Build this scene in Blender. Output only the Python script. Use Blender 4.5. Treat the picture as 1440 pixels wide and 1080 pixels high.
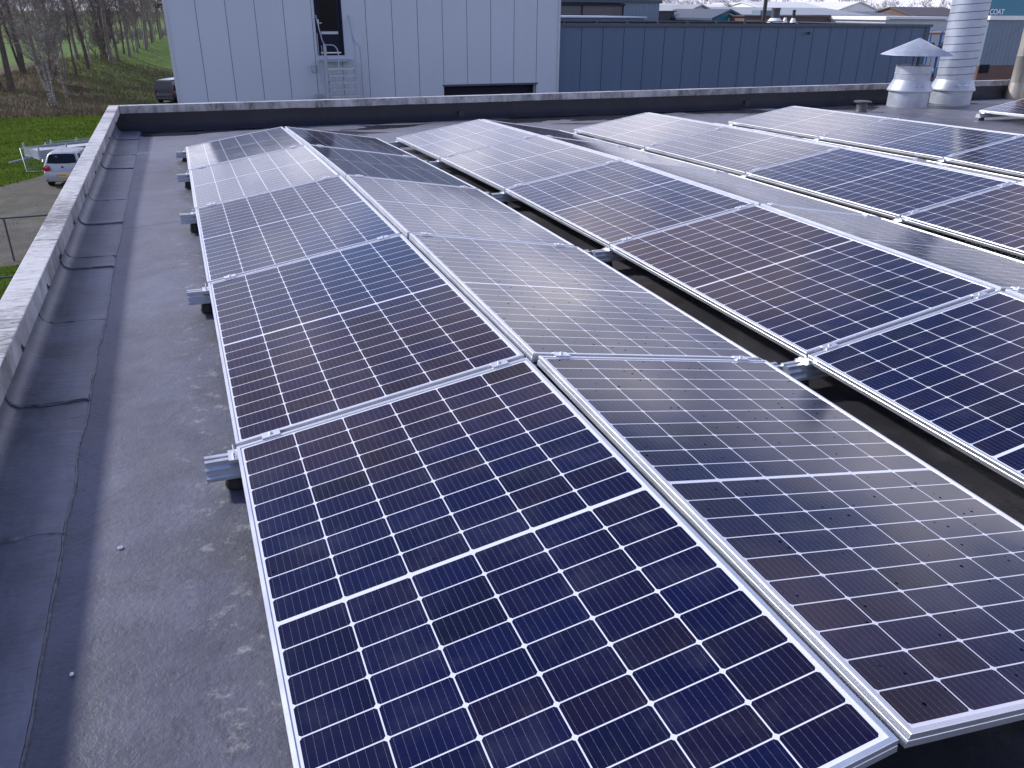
import bpy, bmesh, math, random
from mathutils import Vector, Matrix, noise
R = math.radians
PI = math.pi
sc = bpy.context.scene
for o in list(bpy.data.objects):
    bpy.data.objects.remove(o)
col = sc.collection

# ---------------------------------------------------------------- camera
cam = bpy.data.cameras.new('camera')
camo = bpy.data.objects.new('camera', cam)
col.objects.link(camo)
camo.location = (-0.0073, -2.4975, 1.3049)
camo.rotation_euler = (R(65.252), R(-0.424), R(-21.342))
cam.sensor_width = 36
cam.lens = 28.477
cam.clip_start = 0.05
cam.clip_end = 3000
sc.camera = camo

# ---------------------------------------------------------------- light, sky, exposure
SUN_AZ = R(-48)      # to the left of +y
SUN_EL = R(33)
sd = bpy.data.lights.new('sun', 'SUN')
sd.energy = 3.0
sd.angle = R(4.0)
sd.color = (1.0, 0.965, 0.93)
so = bpy.data.objects.new('sun', sd)
col.objects.link(so)
sdir = Vector((math.sin(SUN_AZ) * math.cos(SUN_EL), math.cos(SUN_AZ) * math.cos(SUN_EL), math.sin(SUN_EL)))
so.rotation_euler = sdir.to_track_quat('Z', 'Y').to_euler()
so.location = (-20, 20, 30)

w = bpy.data.worlds.new('World')
sc.world = w
w.use_nodes = True
nt = w.node_tree
nt.nodes.clear()


class NT:
    """small helper to write node graphs"""
    def __init__(s, tree):
        s.t = tree

    def n(s, kind, **kw):
        nd = s.t.nodes.new(kind)
        for k, v in kw.items():
            setattr(nd, k, v)
        return nd

    def put(s, sock, v):
        if v is None:
            return
        if isinstance(v, bpy.types.NodeSocket):
            s.t.links.new(v, sock)
        else:
            sock.default_value = v

    def m(s, op, a, b=None, c=None, clamp=False):
        nd = s.n('ShaderNodeMath', operation=op, use_clamp=clamp)
        s.put(nd.inputs[0], a)
        s.put(nd.inputs[1], b)
        s.put(nd.inputs[2], c)
        return nd.outputs[0]

    def vm(s, op, a, b=None):
        nd = s.n('ShaderNodeVectorMath', operation=op)
        s.put(nd.inputs[0], a)
        s.put(nd.inputs[1], b)
        return nd.outputs[0]

    def xyz(s, v):
        nd = s.n('ShaderNodeSeparateXYZ')
        s.put(nd.inputs[0], v)
        return nd.outputs

    def comb(s, x, y, z):
        nd = s.n('ShaderNodeCombineXYZ')
        s.put(nd.inputs[0], x)
        s.put(nd.inputs[1], y)
        s.put(nd.inputs[2], z)
        return nd.outputs[0]

    def noise(s, vec, scale, detail=3.0, rough=0.55, dist=0.0):
        nd = s.n('ShaderNodeTexNoise')
        s.put(nd.inputs['Vector'], vec)
        s.put(nd.inputs['Scale'], float(scale))
        s.put(nd.inputs['Detail'], float(detail))
        s.put(nd.inputs['Roughness'], float(rough))
        s.put(nd.inputs['Distortion'], float(dist))
        return nd.outputs[0]

    def voro(s, vec, scale, out='Distance', rnd=1.0):
        nd = s.n('ShaderNodeTexVoronoi')
        s.put(nd.inputs['Vector'], vec)
        s.put(nd.inputs['Scale'], float(scale))
        s.put(nd.inputs['Randomness'], rnd)
        return nd.outputs[out]

    def ramp(s, f, stops, interp='LINEAR'):
        nd = s.n('ShaderNodeValToRGB')
        cr = nd.color_ramp
        cr.interpolation = interp
        while len(cr.elements) < len(stops):
            cr.elements.new(0.5)
        for e, (p, c) in zip(cr.elements, stops):
            e.position = p
            e.color = c if len(c) == 4 else (*c, 1)
        s.put(nd.inputs[0], f)
        return nd.outputs[0]

    def step(s, f, a, b):
        nd = s.n('ShaderNodeMapRange', interpolation_type='SMOOTHSTEP')
        s.put(nd.inputs[0], f)
        s.put(nd.inputs[1], a)
        s.put(nd.inputs[2], b)
        return nd.outputs[0]

    def mix(s, f, a, b, kind='MIX'):
        nd = s.n('ShaderNodeMix', data_type='RGBA', blend_type=kind)
        s.put(nd.inputs[0], f)
        s.put(nd.inputs[6], a if isinstance(a, bpy.types.NodeSocket) else (*a[:3], 1))
        s.put(nd.inputs[7], b if isinstance(b, bpy.types.NodeSocket) else (*b[:3], 1))
        return nd.outputs[2]

    def bump(s, h, strength, dist, normal=None):
        nd = s.n('ShaderNodeBump')
        s.put(nd.inputs['Strength'], float(strength))
        s.put(nd.inputs['Distance'], float(dist))
        s.put(nd.inputs['Height'], h)
        s.put(nd.inputs['Normal'], normal)
        return nd.outputs[0]


g = NT(nt)
tc = g.n('ShaderNodeTexCoord')
sky = g.n('ShaderNodeTexSky', sky_type='NISHITA', sun_disc=False)
sky.sun_elevation = SUN_EL
sky.sun_rotation = SUN_AZ
sky.air_density = 1.0
sky.dust_density = 0.2
sky.ozone_density = 1.6
dx, dy, dz_ = g.xyz(tc.outputs['Generated'])
den = g.m('ADD', g.m('MAXIMUM', dz_, 0.0), 0.16)
CSEED = 4.4
cv = g.comb(g.m('DIVIDE', dx, den), g.m('DIVIDE', dy, den), CSEED)
n1 = g.noise(cv, 1.15, 6, 0.56, 0.25)
n2 = g.noise(g.vm('ADD', cv, (7.3, 2.1, 4.0)), 0.5, 3, 0.5)
nn = g.m('ADD', g.m('MULTIPLY', n1, 0.65), g.m('MULTIPLY', n2, 0.35))
# more cloud towards the horizon, clearer overhead
cov = g.m('ADD', nn, g.m('MULTIPLY', g.m('SUBTRACT', 0.42, dz_), 0.12))
cov = g.m('SUBTRACT', cov, g.m('MULTIPLY', g.m('MAXIMUM', g.m('SUBTRACT', dz_, 0.50), 0.0), 0.9))
mask = g.step(cov, 0.465, 0.55)
mask = g.m('MAXIMUM', mask, g.m('SUBTRACT', 1.0, g.step(g.m('ADD', dz_, g.m('MULTIPLY', g.m('SUBTRACT', n2, 0.5), 0.7)), 0.22, 0.33)))
shade = g.ramp(g.noise(cv, 1.7, 4, 0.55), [(0.36, (2.4, 2.5, 3.5)), (0.48, (4.6, 4.75, 6.2)), (0.57, (7.0, 7.0, 8.2)), (0.66, (10.5, 9.9, 10.6))])
tint = g.mix(1.0, sky.outputs[0], (1.0, 0.89, 1.04), 'MULTIPLY')
warm = g.mix(1.0, shade, (0.92, 0.76, 0.67), 'MULTIPLY')
shade = g.mix(g.step(dz_, 0.28, 0.45), shade, warm)
skyc = g.mix(g.m('MULTIPLY', mask, 0.92), tint, shade)
bg = g.n('ShaderNodeBackground')
g.put(bg.inputs[0], skyc)
bg.inputs[1].default_value = 0.15
ow = g.n('ShaderNodeOutputWorld')
nt.links.new(bg.outputs[0], ow.inputs[0])

sc.view_settings.view_transform = 'Standard'
sc.view_settings.look = 'None'
sc.view_settings.exposure = 0.70
sc.view_settings.gamma = 1.0
sc.render.engine = 'CYCLES'


# ---------------------------------------------------------------- materials
def newmat(name):
    m = bpy.data.materials.new(name)
    m.use_nodes = True
    t = m.node_tree
    g = NT(t)
    b = t.nodes['Principled BSDF']
    tcn = g.n('ShaderNodeTexCoord')
    return m, g, b, tcn.outputs['Object']


def simple(name, c, rough=0.6, metal=0.0, var=0.12, scale=3.0, bump=0.0, bscale=40.0, bdist=0.01, spec=0.5, stretch=None):
    """flat-ish paint/metal/plastic with soft tonal variation and optional bump"""
    m, g, b, P = newmat(name)
    if stretch:
        P = g.vm('MULTIPLY', P, stretch)
    n = g.noise(P, scale, 5, 0.6)
    lo = tuple(x * (1 - var) for x in c)
    hi = tuple(min(1, x * (1 + var)) for x in c)
    g.put(b.inputs['Base Color'], g.ramp(n, [(0.3, lo), (0.7, hi)]))
    b.inputs['Metallic'].default_value = metal
    g.put(b.inputs['Roughness'], g.m('ADD', g.m('MULTIPLY', n, 0.2), rough - 0.1))
    b.inputs['Specular IOR Level'].default_value = spec
    if bump:
        g.put(b.inputs['Normal'], g.bump(g.noise(P, bscale, 4, 0.6), bump, bdist))
    return m


M = {}
M['alu'] = simple('anodised_aluminium', (0.66, 0.68, 0.72), 0.36, 0.8, 0.05, 6)
M['steel'] = simple('galvanised_steel', (0.50, 0.53, 0.57), 0.38, 0.8, 0.18, 18, 0.15, 60, 0.002)
M['zinc'] = simple('weathered_zinc', (0.36, 0.39, 0.45), 0.45, 0.4, 0.16, 5, 0.1, 30, 0.004)
M['duct'] = simple('spiral_duct_zinc', (0.36, 0.40, 0.47), 0.42, 0.45, 0.14, 3.5, 0.1, 20, 0.004)
M['rubber'] = simple('black_rubber', (0.012, 0.012, 0.014), 0.6, 0, 0.2, 20)
M['black'] = simple('black_paint', (0.02, 0.02, 0.023), 0.5, 0, 0.2, 5)
M['dark_metal'] = simple('dark_grey_metal', (0.05, 0.055, 0.07), 0.5, 0, 0.2, 4)
M['backsheet'] = simple('panel_backsheet', (0.6, 0.6, 0.6), 0.6)
M['red_lens'] = simple('red_lamp_lens', (0.35, 0.01, 0.015), 0.12, 0, 0.1)
M['plate'] = simple('yellow_number_plate', (0.75, 0.42, 0.02), 0.5, 0, 0.05)
M['white'] = simple('white_paint', (0.75, 0.75, 0.74), 0.5, 0, 0.06)
M['silver_paint'] = simple('silver_car_paint', (0.33, 0.35, 0.38), 0.35, 0.3, 0.03, 2)
M['navy_paint'] = simple('navy_van_paint', (0.005, 0.007, 0.028), 0.3, 0.0, 0.05, 2)
M['car_glass'] = simple('dark_car_glass', (0.010, 0.012, 0.020), 0.12, 0, 0.1, 1, spec=0.2)
M['pale_roof'] = simple('pale_roof_sheet', (0.62, 0.62, 0.6), 0.5, 0, 0.08, 0.5)
M['grey_roof'] = simple('grey_roof_sheet', (0.24, 0.26, 0.28), 0.5, 0, 0.15, 0.4)
M['teal'] = simple('teal_cladding', (0.02, 0.17, 0.24), 0.45, 0, 0.1, 0.6)
M['purple_roof'] = simple('dark_tile_roof', (0.07, 0.06, 0.07), 0.7, 0, 0.25, 1.5)
M['pale_wall'] = simple('pale_wall_panel', (0.42, 0.45, 0.5), 0.5, 0, 0.1, 0.5)
M['orange'] = simple('orange_racking_beam', (0.6, 0.2, 0.06), 0.5)
M['blue_post'] = simple('blue_racking_post', (0.03, 0.14, 0.4), 0.5)
M['green_sheet'] = simple('pale_green_sheet', (0.35, 0.5, 0.38), 0.5)
M['roof_black'] = simple('black_roof_felt', (0.012, 0.012, 0.014), 0.95, 0, 0.2, 2, spec=0.0)
M['stair_steel'] = simple('dull_stair_steel', (0.30, 0.34, 0.42), 0.5, 0.2, 0.1, 6)
M['screw'] = simple('dark_fixing', (0.06, 0.06, 0.065), 0.5, 0.5)


def cladding(name, c, rough=0.45, rib=0.0, rib_pitch=0.1, streak=0.1, drip=0.08):
    m, g, b, P = newmat(name)
    x, y, z = g.xyz(P)
    n = g.noise(g.vm('MULTIPLY', P, (1.0, 1.0, 0.12)), 2.2, 4, 0.6)
    n2 = g.noise(P, 0.25, 2, 0.5)
    f = g.m('ADD', g.m('MULTIPLY', n, 0.5), g.m('MULTIPLY', n2, 0.5))
    lo = tuple(q * (1 - streak) for q in c)
    hi = tuple(q * (1 + streak) for q in c)
    cc = g.ramp(f, [(0.35, lo), (0.65, hi)])
    # the tone of each sheet differs a little
    pid = g.n('ShaderNodeTexWhiteNoise', noise_dimensions='1D')
    g.put(pid.inputs['W'], g.m('FLOOR', g.m('DIVIDE', x, 0.9953)))
    cc = g.mix(g.m('MULTIPLY', pid.outputs['Value'], 0.10), cc, tuple(q * 0.78 for q in c))
    # rain dirt runs
    dr = g.noise(g.vm('MULTIPLY', P, (9.0, 1.0, 0.35)), 1.0, 3, 0.7)
    cc = g.mix(g.m('MULTIPLY', g.step(dr, 0.58, 0.75), drip), cc, (c[0] * 0.55, c[1] * 0.55, c[2] * 0.55))
    g.put(b.inputs['Base Color'], cc)
    b.inputs['Roughness'].default_value = rough
    if rib:
        wv = g.m('PINGPONG', x, rib_pitch / 2)
        g.put(b.inputs['Normal'], g.bump(wv, rib, 0.4))
    return m


M['grey_clad'] = cladding('grey_sandwich_panel', (0.42, 0.475, 0.555), 0.55, 0.0, 0.08, 0.025)
M['blue_clad'] = cladding('blue_grey_cladding', (0.058, 0.105, 0.185), 0.5, 0.15, 0.07, 0.08)
M['blue_clad2'] = cladding('pale_blue_grey_cladding', (0.13, 0.18, 0.24), 0.5, 0.3, 0.3, 0.08)
M['grey_panel'] = cladding('dull_grey_panel', (0.085, 0.09, 0.10), 0.5, 0, 0.1, 0.15)
M['groove'] = simple('dark_joint', (0.012, 0.014, 0.02), 0.8)
M['blue_trim'] = simple('dark_blue_grey_trim', (0.04, 0.06, 0.09), 0.5, 0, 0.15, 2)
M['blue_sheet'] = simple('mid_blue_sheet', (0.03, 0.10, 0.22), 0.45, 0, 0.15, 2)
M['door'] = simple('dark_navy_door_paint', (0.006, 0.009, 0.024), 0.6, spec=0.2)
M['dark_pane'] = simple('dark_door_glass', (0.004, 0.004, 0.006), 0.35, spec=0.12)


def brick():
    m, g, b, P = newmat('brown_brick')
    x, y, z = g.xyz(P)
    bt = g.n('ShaderNodeTexBrick')
    g.put(bt.inputs['Vector'], g.comb(g.m('ADD', x, y), z, 0.0))
    bt.inputs['Color1'].default_value = (0.16, 0.075, 0.055, 1)
    bt.inputs['Color2'].default_value = (0.11, 0.055, 0.045, 1)
    bt.inputs['Mortar'].default_value = (0.18, 0.15, 0.13, 1)
    bt.inputs['Scale'].default_value = 1.0
    bt.inputs['Mortar Size'].default_value = 0.008
    bt.inputs['Brick Width'].default_value = 0.22
    bt.inputs['Row Height'].default_value = 0.065
    n = g.noise(P, 0.8, 4, 0.6)
    g.put(b.inputs['Base Color'], g.mix(g.m('MULTIPLY', n, 0.5), bt.outputs[0], (0.07, 0.04, 0.035)))
    b.inputs['Roughness'].default_value = 0.85
    return m


M['brick'] = brick()

# panel dimensions
PW, PL, PT = 1.038, 1.757, 0.035
CP, CC = 0.1668, 0.1634       # cell pitch / size across
RP, RC = 0.0854, 0.0820       # half-cell pitch / size along
MIDG = 0.0065                 # half of the wide gap in the middle


def cell_material(name, drops, dropsize, busw=0.0005):
    m, g, b, P = newmat(name)
    x, y, z = g.xyz(P)
    xr = g.m('SUBTRACT', x, PW / 2 - 3 * CP)
    xi = g.m('DIVIDE', xr, CP)
    col_id = g.m('FLOOR', xi)
    xc = g.m('ABSOLUTE', g.m('MULTIPLY', g.m('SUBTRACT', g.m('FRACT', xi), 0.5), CP))       # distance to the cell centre
    yy = g.m('SUBTRACT', y, PL / 2)
    ya = g.m('SUBTRACT', g.m('ABSOLUTE', yy), MIDG - (RP - RC) / 2)
    yi = g.m('DIVIDE', ya, RP)
    row_id = g.m('MULTIPLY', g.m('FLOOR', yi), g.m('SIGN', yy))
    yc = g.m('ABSOLUTE', g.m('MULTIPLY', g.m('SUBTRACT', g.m('FRACT', yi), 0.5), RP))
    inx = g.m('LESS_THAN', xc, CC / 2)
    iny = g.m('LESS_THAN', yc, RC / 2)
    cham = g.m('LESS_THAN', g.m('ADD', xc, yc), CC / 2 + RC / 2 - 0.0056)
    inside = g.m('MULTIPLY', g.m('MULTIPLY', inx, iny), cham)
    okx = g.m('MULTIPLY', g.m('GREATER_THAN', xi, 0.0), g.m('LESS_THAN', xi, 6.0))
    oky = g.m('MULTIPLY', g.m('GREATER_THAN', yi, 0.0), g.m('LESS_THAN', yi, 10.0))
    inside = g.m('MULTIPLY', inside, g.m('MULTIPLY', okx, oky))
    # nine busbars along the panel
    bb = g.m('ABSOLUTE', g.m('SUBTRACT', g.m('FRACT', g.m('DIVIDE', g.m('MULTIPLY', g.m('SUBTRACT', g.m('FRACT', xi), 0.5), CP), CC / 9)), 0.5))
    # (cell centre lies on a bar)
    bar = g.m('GREATER_THAN', bb, 0.5 - 0.5 * busw / (CC / 9))
    pads = g.m('LESS_THAN', g.m('ABSOLUTE', g.m('SUBTRACT', g.m('FRACT', g.m('DIVIDE', yc, 0.0135)), 0.5)), 0.10)
    wide = g.m('MULTIPLY', g.m('GREATER_THAN', bb, 0.5 - 0.5 * busw * 1.6 / (CC / 9)), pads)
    bar = g.m('MAXIMUM', bar, wide)
    # colour of each cell differs
    info = g.n('ShaderNodeObjectInfo')
    wn = g.n('ShaderNodeTexWhiteNoise', noise_dimensions='3D')
    g.put(wn.inputs['Vector'], g.comb(col_id, row_id, g.m('MULTIPLY', info.outputs['Random'], 50.0)))
    big = g.noise(g.vm('ADD', P, g.comb(g.m('MULTIPLY', info.outputs['Random'], 30.0), 0.0, 0.0)), 2.0, 2, 0.5)
    f = g.m('ADD', g.m('MULTIPLY', wn.outputs['Value'], 0.45), g.m('MULTIPLY', big, 0.6))
    cell = g.ramp(f, [(0.25, (0.0020, 0.0026, 0.014)), (0.5, (0.0032, 0.0045, 0.036)), (0.75, (0.007, 0.0045, 0.020)), (1.0, (0.003, 0.009, 0.045))])
    c = g.mix(bar, cell, (0.12, 0.13, 0.17))
    c = g.mix(inside, (0.62, 0.63, 0.68), c)
    # dust film and small dirt
    dust = g.noise(P, 5.0, 6, 0.65)
    c = g.mix(g.m('MULTIPLY', g.step(dust, 0.45, 0.75), 0.03), c, (0.5, 0.48, 0.45))
    wnp = g.vm('ADD', P, g.comb(g.m('MULTIPLY', info.outputs['Random'], 13.7), g.m('MULTIPLY', info.outputs['Random'], 5.1), 0.0))
    vd = g.n('ShaderNodeTexVoronoi')
    g.put(vd.inputs['Vector'], wnp)
    g.put(vd.inputs['Scale'], 36.0)
    keep = g.m('GREATER_THAN', g.xyz(vd.outputs['Color'])[0], drops)
    size = g.m('MULTIPLY', g.xyz(vd.outputs['Color'])[1], dropsize)
    spot = g.m('MULTIPLY', keep, g.m('LESS_THAN', vd.outputs['Distance'], size))
    g.put(b.inputs['Base Color'], c)
    r0 = g.m('ADD', 0.085, g.m('MULTIPLY', g.step(dust, 0.3, 0.8), 0.05))
    g.put(b.inputs['Roughness'], g.m('ADD', r0, g.m('MULTIPLY', spot, 0.5)))
    b.inputs['IOR'].default_value = 1.45
    g.put(b.inputs['Specular IOR Level'], g.m('SUBTRACT', 0.30, g.m('MULTIPLY', spot, 0.30)))
    h = g.noise(P, 1.6, 2, 0.5)
    g.put(b.inputs['Normal'], g.bump(h, 0.25, 0.006))
    return m


M['cells'] = cell_material('solar_cells_under_glass', 0.88, 0.13)
M['cells_wet'] = cell_material('solar_cells_under_rain_spotted_glass', 0.42, 0.19)


def roof_material():
    m, g, b, P = newmat('bitumen_roof_membrane')
    x, y, z = g.xyz(P)
    n1 = g.noise(P, 0.9, 6, 0.62, 0.6)
    n2 = g.noise(P, 6.0, 8, 0.7)
    n3 = g.noise(P, 60.0, 4, 0.7)
    f = g.m('ADD', g.m('ADD', g.m('MULTIPLY', n1, 0.5), g.m('MULTIPLY', n2, 0.35)), g.m('MULTIPLY', n3, 0.15))
    c = g.ramp(f, [(0.40, (0.054, 0.057, 0.080)), (0.5, (0.088, 0.092, 0.126)), (0.60, (0.124, 0.130, 0.174))])
    # brownish dirt
    br = g.noise(g.vm('ADD', P, (4.0, 9.0, 0)), 1.7, 5, 0.65)
    c = g.mix(g.m('MULTIPLY', g.m('MULTIPLY', g.step(br, 0.42, 0.62), g.step(x, -0.42, 0.0)), 0.75), c, (0.052, 0.047, 0.045))
    sw = g.noise(g.vm('ADD', P, (1.3, 0.4, 0)), 2.2, 2, 0.4, 2.2)
    arc = g.m('SUBTRACT', 1.0, g.step(g.m('ABSOLUTE', g.m('SUBTRACT', sw, 0.5)), 0.0, 0.006))
    arc = g.m('MULTIPLY', arc, g.step(g.noise(P, 1.9, 2, 0.5), 0.5, 0.62))
    c = g.mix(g.m('MULTIPLY', arc, 0.5), c, (0.04, 0.038, 0.045))
    sm = g.noise(g.vm('ADD', P, (8.3, 2.4, 0)), 1.4, 3, 0.5, 3.0)
    smear = g.m('SUBTRACT', 1.0, g.step(g.m('ABSOLUTE', g.m('SUBTRACT', sm, 0.46)), 0.004, 0.022))
    smear = g.m('MULTIPLY', smear, g.step(g.noise(g.vm('ADD', P, (2, 2, 0)), 2.6, 4, 0.6), 0.48, 0.6))
    c = g.mix(g.m('MULTIPLY', smear, 0.45), c, (0.050, 0.050, 0.063))
    # darker felt in the foreground, with a noisy edge
    ff = g.m('MULTIPLY', g.m('SUBTRACT', 1.0, g.step(g.m('ADD', y, g.m('MULTIPLY', n1, 3.0)), 0.3, 2.6)), 0.22)
    c = g.mix(ff, c, (0.040, 0.039, 0.046))
    fl = g.step(g.noise(P, 26.0, 6, 0.75), 0.64, 0.70)
    c = g.mix(g.m('MULTIPLY', fl, 0.3), c, (0.24, 0.235, 0.25))
    # dried water marks: narrow bands where a noise crosses a level
    wm = g.m('ABSOLUTE', g.m('SUBTRACT', g.noise(P, 1.3, 4, 0.6, 0.8), 0.53))
    c = g.mix(g.m('MULTIPLY', g.m('SUBTRACT', 1.0, g.step(wm, 0.0, 0.010)), 0.30), c, (0.045, 0.045, 0.05))
    # chalky stains close to the panel edge (lime under the drip line)
    drip = g.m('SUBTRACT', 1.0, g.step(g.m('ABSOLUTE', g.m('ADD', x, 0.06)), 0.02, 0.20))
    lime = g.m('MULTIPLY', drip, g.step(g.noise(P, 14.0, 7, 0.75), 0.53, 0.72))
    c = g.mix(g.m('MULTIPLY', lime, 0.6), c, (0.40, 0.39, 0.37))
    lime2 = g.m('MULTIPLY', g.step(g.noise(g.vm('ADD', P, (3, 3, 3)), 3.0, 8, 0.75), 0.62, 0.74), g.step(n3, 0.4, 0.6))
    c = g.mix(g.m('MULTIPLY', lime2, 0.08), c, (0.30, 0.29, 0.28))
    # felt under the arrays is darker, mottled in two tones
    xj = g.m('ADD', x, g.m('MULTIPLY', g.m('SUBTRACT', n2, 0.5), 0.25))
    under_dark = g.m('MULTIPLY', g.step(xj, 0.15, 0.30), g.m('SUBTRACT', 1.0, g.step(y, 5.0, 7.2)))
    c = g.mix(g.m('MULTIPLY', under_dark, 0.75), c, g.mix(g.step(n1, 0.42, 0.58), (0.012, 0.011, 0.013), (0.050, 0.045, 0.043)))
    # sheet laps across the roof
    yl = g.m('ADD', y, g.m('MULTIPLY', g.m('SUBTRACT', g.noise(P, 1.5, 3, 0.6), 0.5), 0.06))
    lap = None
    for y0 in (3.92, 6.3, 8.15):
        d = g.m('SUBTRACT', 1.0, g.step(g.m('ABSOLUTE', g.m('SUBTRACT', yl, y0)), 0.004, 0.014))
        lap = d if lap is None else g.m('MAXIMUM', lap, d)
    c = g.mix(g.m('MULTIPLY', lap, 0.6), c, (0.02, 0.02, 0.022))
    # standing water and wet felt close to the far edge
    far = g.step(y, 6.9, 8.3)
    wn = g.noise(g.vm('MULTIPLY', P, (0.55, 1.2, 1.0)), 1.1, 4, 0.5, 0.5)
    wet = g.m('MULTIPLY', far, g.step(g.m('ADD', wn, g.m('MULTIPLY', g.m('SUBTRACT', y, 8.6), 0.10)), 0.54, 0.57))
    shal = g.noise(g.vm('ADD', P, (1.7, 0.2, 0)), 0.7, 5, 0.6)
    wet2 = g.m('MULTIPLY', g.step(shal, 0.60, 0.68), 0.5)
    wet = g.m('MAXIMUM', wet, wet2)
    c = g.mix(g.m('MULTIPLY', far, 0.25), c, (0.26, 0.26, 0.28))
    c = g.mix(g.m('MULTIPLY', wet, 0.80), c, (0.018, 0.016, 0.018))
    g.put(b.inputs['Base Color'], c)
    rr = g.m('ADD', 0.34, g.m('MULTIPLY', n2, 0.28))
    g.put(b.inputs['Roughness'], g.m('SUBTRACT', rr, g.m('MULTIPLY', wet, 0.46)))
    h = g.m('ADD', g.m('MULTIPLY', n2, 0.6), g.m('MULTIPLY', n3, 0.30))
    h = g.m('ADD', h, g.m('MULTIPLY', lap, -0.4))
    g.put(b.inputs['Normal'], g.bump(h, 0.6, 0.014))
    return m


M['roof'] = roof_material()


def felt_material(name, c0, c1, c2, rough):
    m, g, b, P = newmat(name)
    n1 = g.noise(P, 2.0, 5, 0.6, 0.5)
    n2 = g.noise(g.vm('MULTIPLY', P, (1.0, 0.35, 1.0)), 11.0, 6, 0.7)
    f = g.m('ADD', g.m('MULTIPLY', n1, 0.55), g.m('MULTIPLY', n2, 0.45))
    c = g.ramp(f, [(0.38, c0), (0.5, c1), (0.62, c2)])
    sp = g.step(g.noise(P, 35.0, 5, 0.7), 0.66, 0.72)
    c = g.mix(g.m('MULTIPLY', sp, 0.25), c, (0.3, 0.3, 0.3))
    g.put(b.inputs['Base Color'], c)
    g.put(b.inputs['Roughness'], g.m('ADD', rough, g.m('MULTIPLY', n2, 0.2)))
    h = g.m('ADD', g.m('ADD', n1, g.m('MULTIPLY', g.noise(P, 60, 3, 0.6), 0.16)), g.m('MULTIPLY', g.noise(g.vm('MULTIPLY', P, (0.6, 3.0, 1.0)), 5.0, 4, 0.6, 0.8), 0.5))
    g.put(b.inputs['Normal'], g.bump(h, 0.5, 0.015))
    return m


M['felt'] = felt_material('bitumen_flashing', (0.066, 0.072, 0.092), (0.108, 0.115, 0.146), (0.15, 0.16, 0.20), 0.36)
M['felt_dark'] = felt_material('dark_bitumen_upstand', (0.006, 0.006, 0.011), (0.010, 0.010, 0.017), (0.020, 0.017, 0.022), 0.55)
M['bead'] = simple('bitumen_bead', (0.11, 0.11, 0.12), 0.4, 0, 0.7, 30, 0.3, 60, 0.004)


def coping_material():
    m, g, b, P = newmat('weathered_coping')
    x, y, z = g.xyz(P)
    geo = g.n('ShaderNodeNewGeometry')
    nx, ny, nz = g.xyz(geo.outputs['Normal'])
    up = g.step(nz, 0.4, 0.8)
    # tops: short dark scratches of lichen and rubbed marks
    a = g.noise(g.vm('MULTIPLY', P, (3.0, 9.0, 3.0)), 3.0, 9, 0.78, 0.8)
    a2 = g.noise(P, 1.4, 4, 0.6)
    topc = g.ramp(g.m('ADD', g.m('MULTIPLY', a, 0.6), g.m('MULTIPLY', a2, 0.4)), [(0.40, (0.06, 0.06, 0.065)), (0.465, (0.24, 0.24, 0.25)), (0.53, (0.42, 0.42, 0.43)), (0.7, (0.54, 0.54, 0.56))])
    # sides: runs down the face
    s = g.noise(g.vm('MULTIPLY', P, (1.0, 1.0, 0.35)), 7.0, 8, 0.72, 0.4)
    s2 = g.noise(P, 2.1, 5, 0.65)
    sidec = g.ramp(g.m('ADD', g.m('MULTIPLY', s, 0.6), g.m('MULTIPLY', s2, 0.4)), [(0.38, (0.09, 0.09, 0.085)), (0.48, (0.27, 0.27, 0.27)), (0.60, (0.46, 0.46, 0.48))])
    g.put(b.inputs['Base Color'], g.mix(up, sidec, topc))
    b.inputs['Roughness'].default_value = 0.7
    g.put(b.inputs['Normal'], g.bump(a, 0.3, 0.006))
    return m


M['coping'] = coping_material()


def ground_mat(name, stops, scale=0.6, bump=0.5, fine=8.0, extra=None, rough=0.9):
    m, g, b, P = newmat(name)
    n1 = g.noise(P, scale, 6, 0.62, 0.3)
    n2 = g.noise(P, fine, 5, 0.7)
    f = g.m('ADD', g.m('MULTIPLY', n1, 0.6), g.m('MULTIPLY', n2, 0.4))
    c = g.ramp(f, stops)
    if extra:
        e = g.noise(g.vm('ADD', P, (31, 7, 0)), extra[0], 5, 0.6)
        c = g.mix(g.m('MULTIPLY', g.step(e, extra[1], extra[1] + 0.12), extra[2]), c, extra[3])
    g.put(b.inputs['Base Color'], c)
    b.inputs['Roughness'].default_value = rough
    b.inputs['Specular IOR Level'].default_value = 0.15
    g.put(b.inputs['Normal'], g.bump(n2, bump, 0.15))
    return m


def bank_mat(name, *a):
    m = ground_mat(name, *a)
    g = NT(m.node_tree)
    b = m.node_tree.nodes['Principled BSDF']
    tcn = g.n('ShaderNodeTexCoord')
    P = tcn.outputs['Object']
    x, y, z = g.xyz(P)
    old = b.inputs['Base Color'].links[0].from_socket
    q = g.m('ADD', g.m('ADD', g.m('MULTIPLY', y, 0.03), g.m('MULTIPLY', x, 0.16)), g.m('MULTIPLY', g.noise(P, 0.3, 5, 0.6), 1.6))
    f = g.step(q, 2.1, 2.6)
    gr = g.ramp(g.noise(P, 1.5, 6, 0.65), [(0.3, (0.035, 0.07, 0.008)), (0.5, (0.07, 0.125, 0.015)), (0.7, (0.12, 0.17, 0.03))])
    g.put(b.inputs['Base Color'], g.mix(f, old, gr))
    return m


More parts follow.
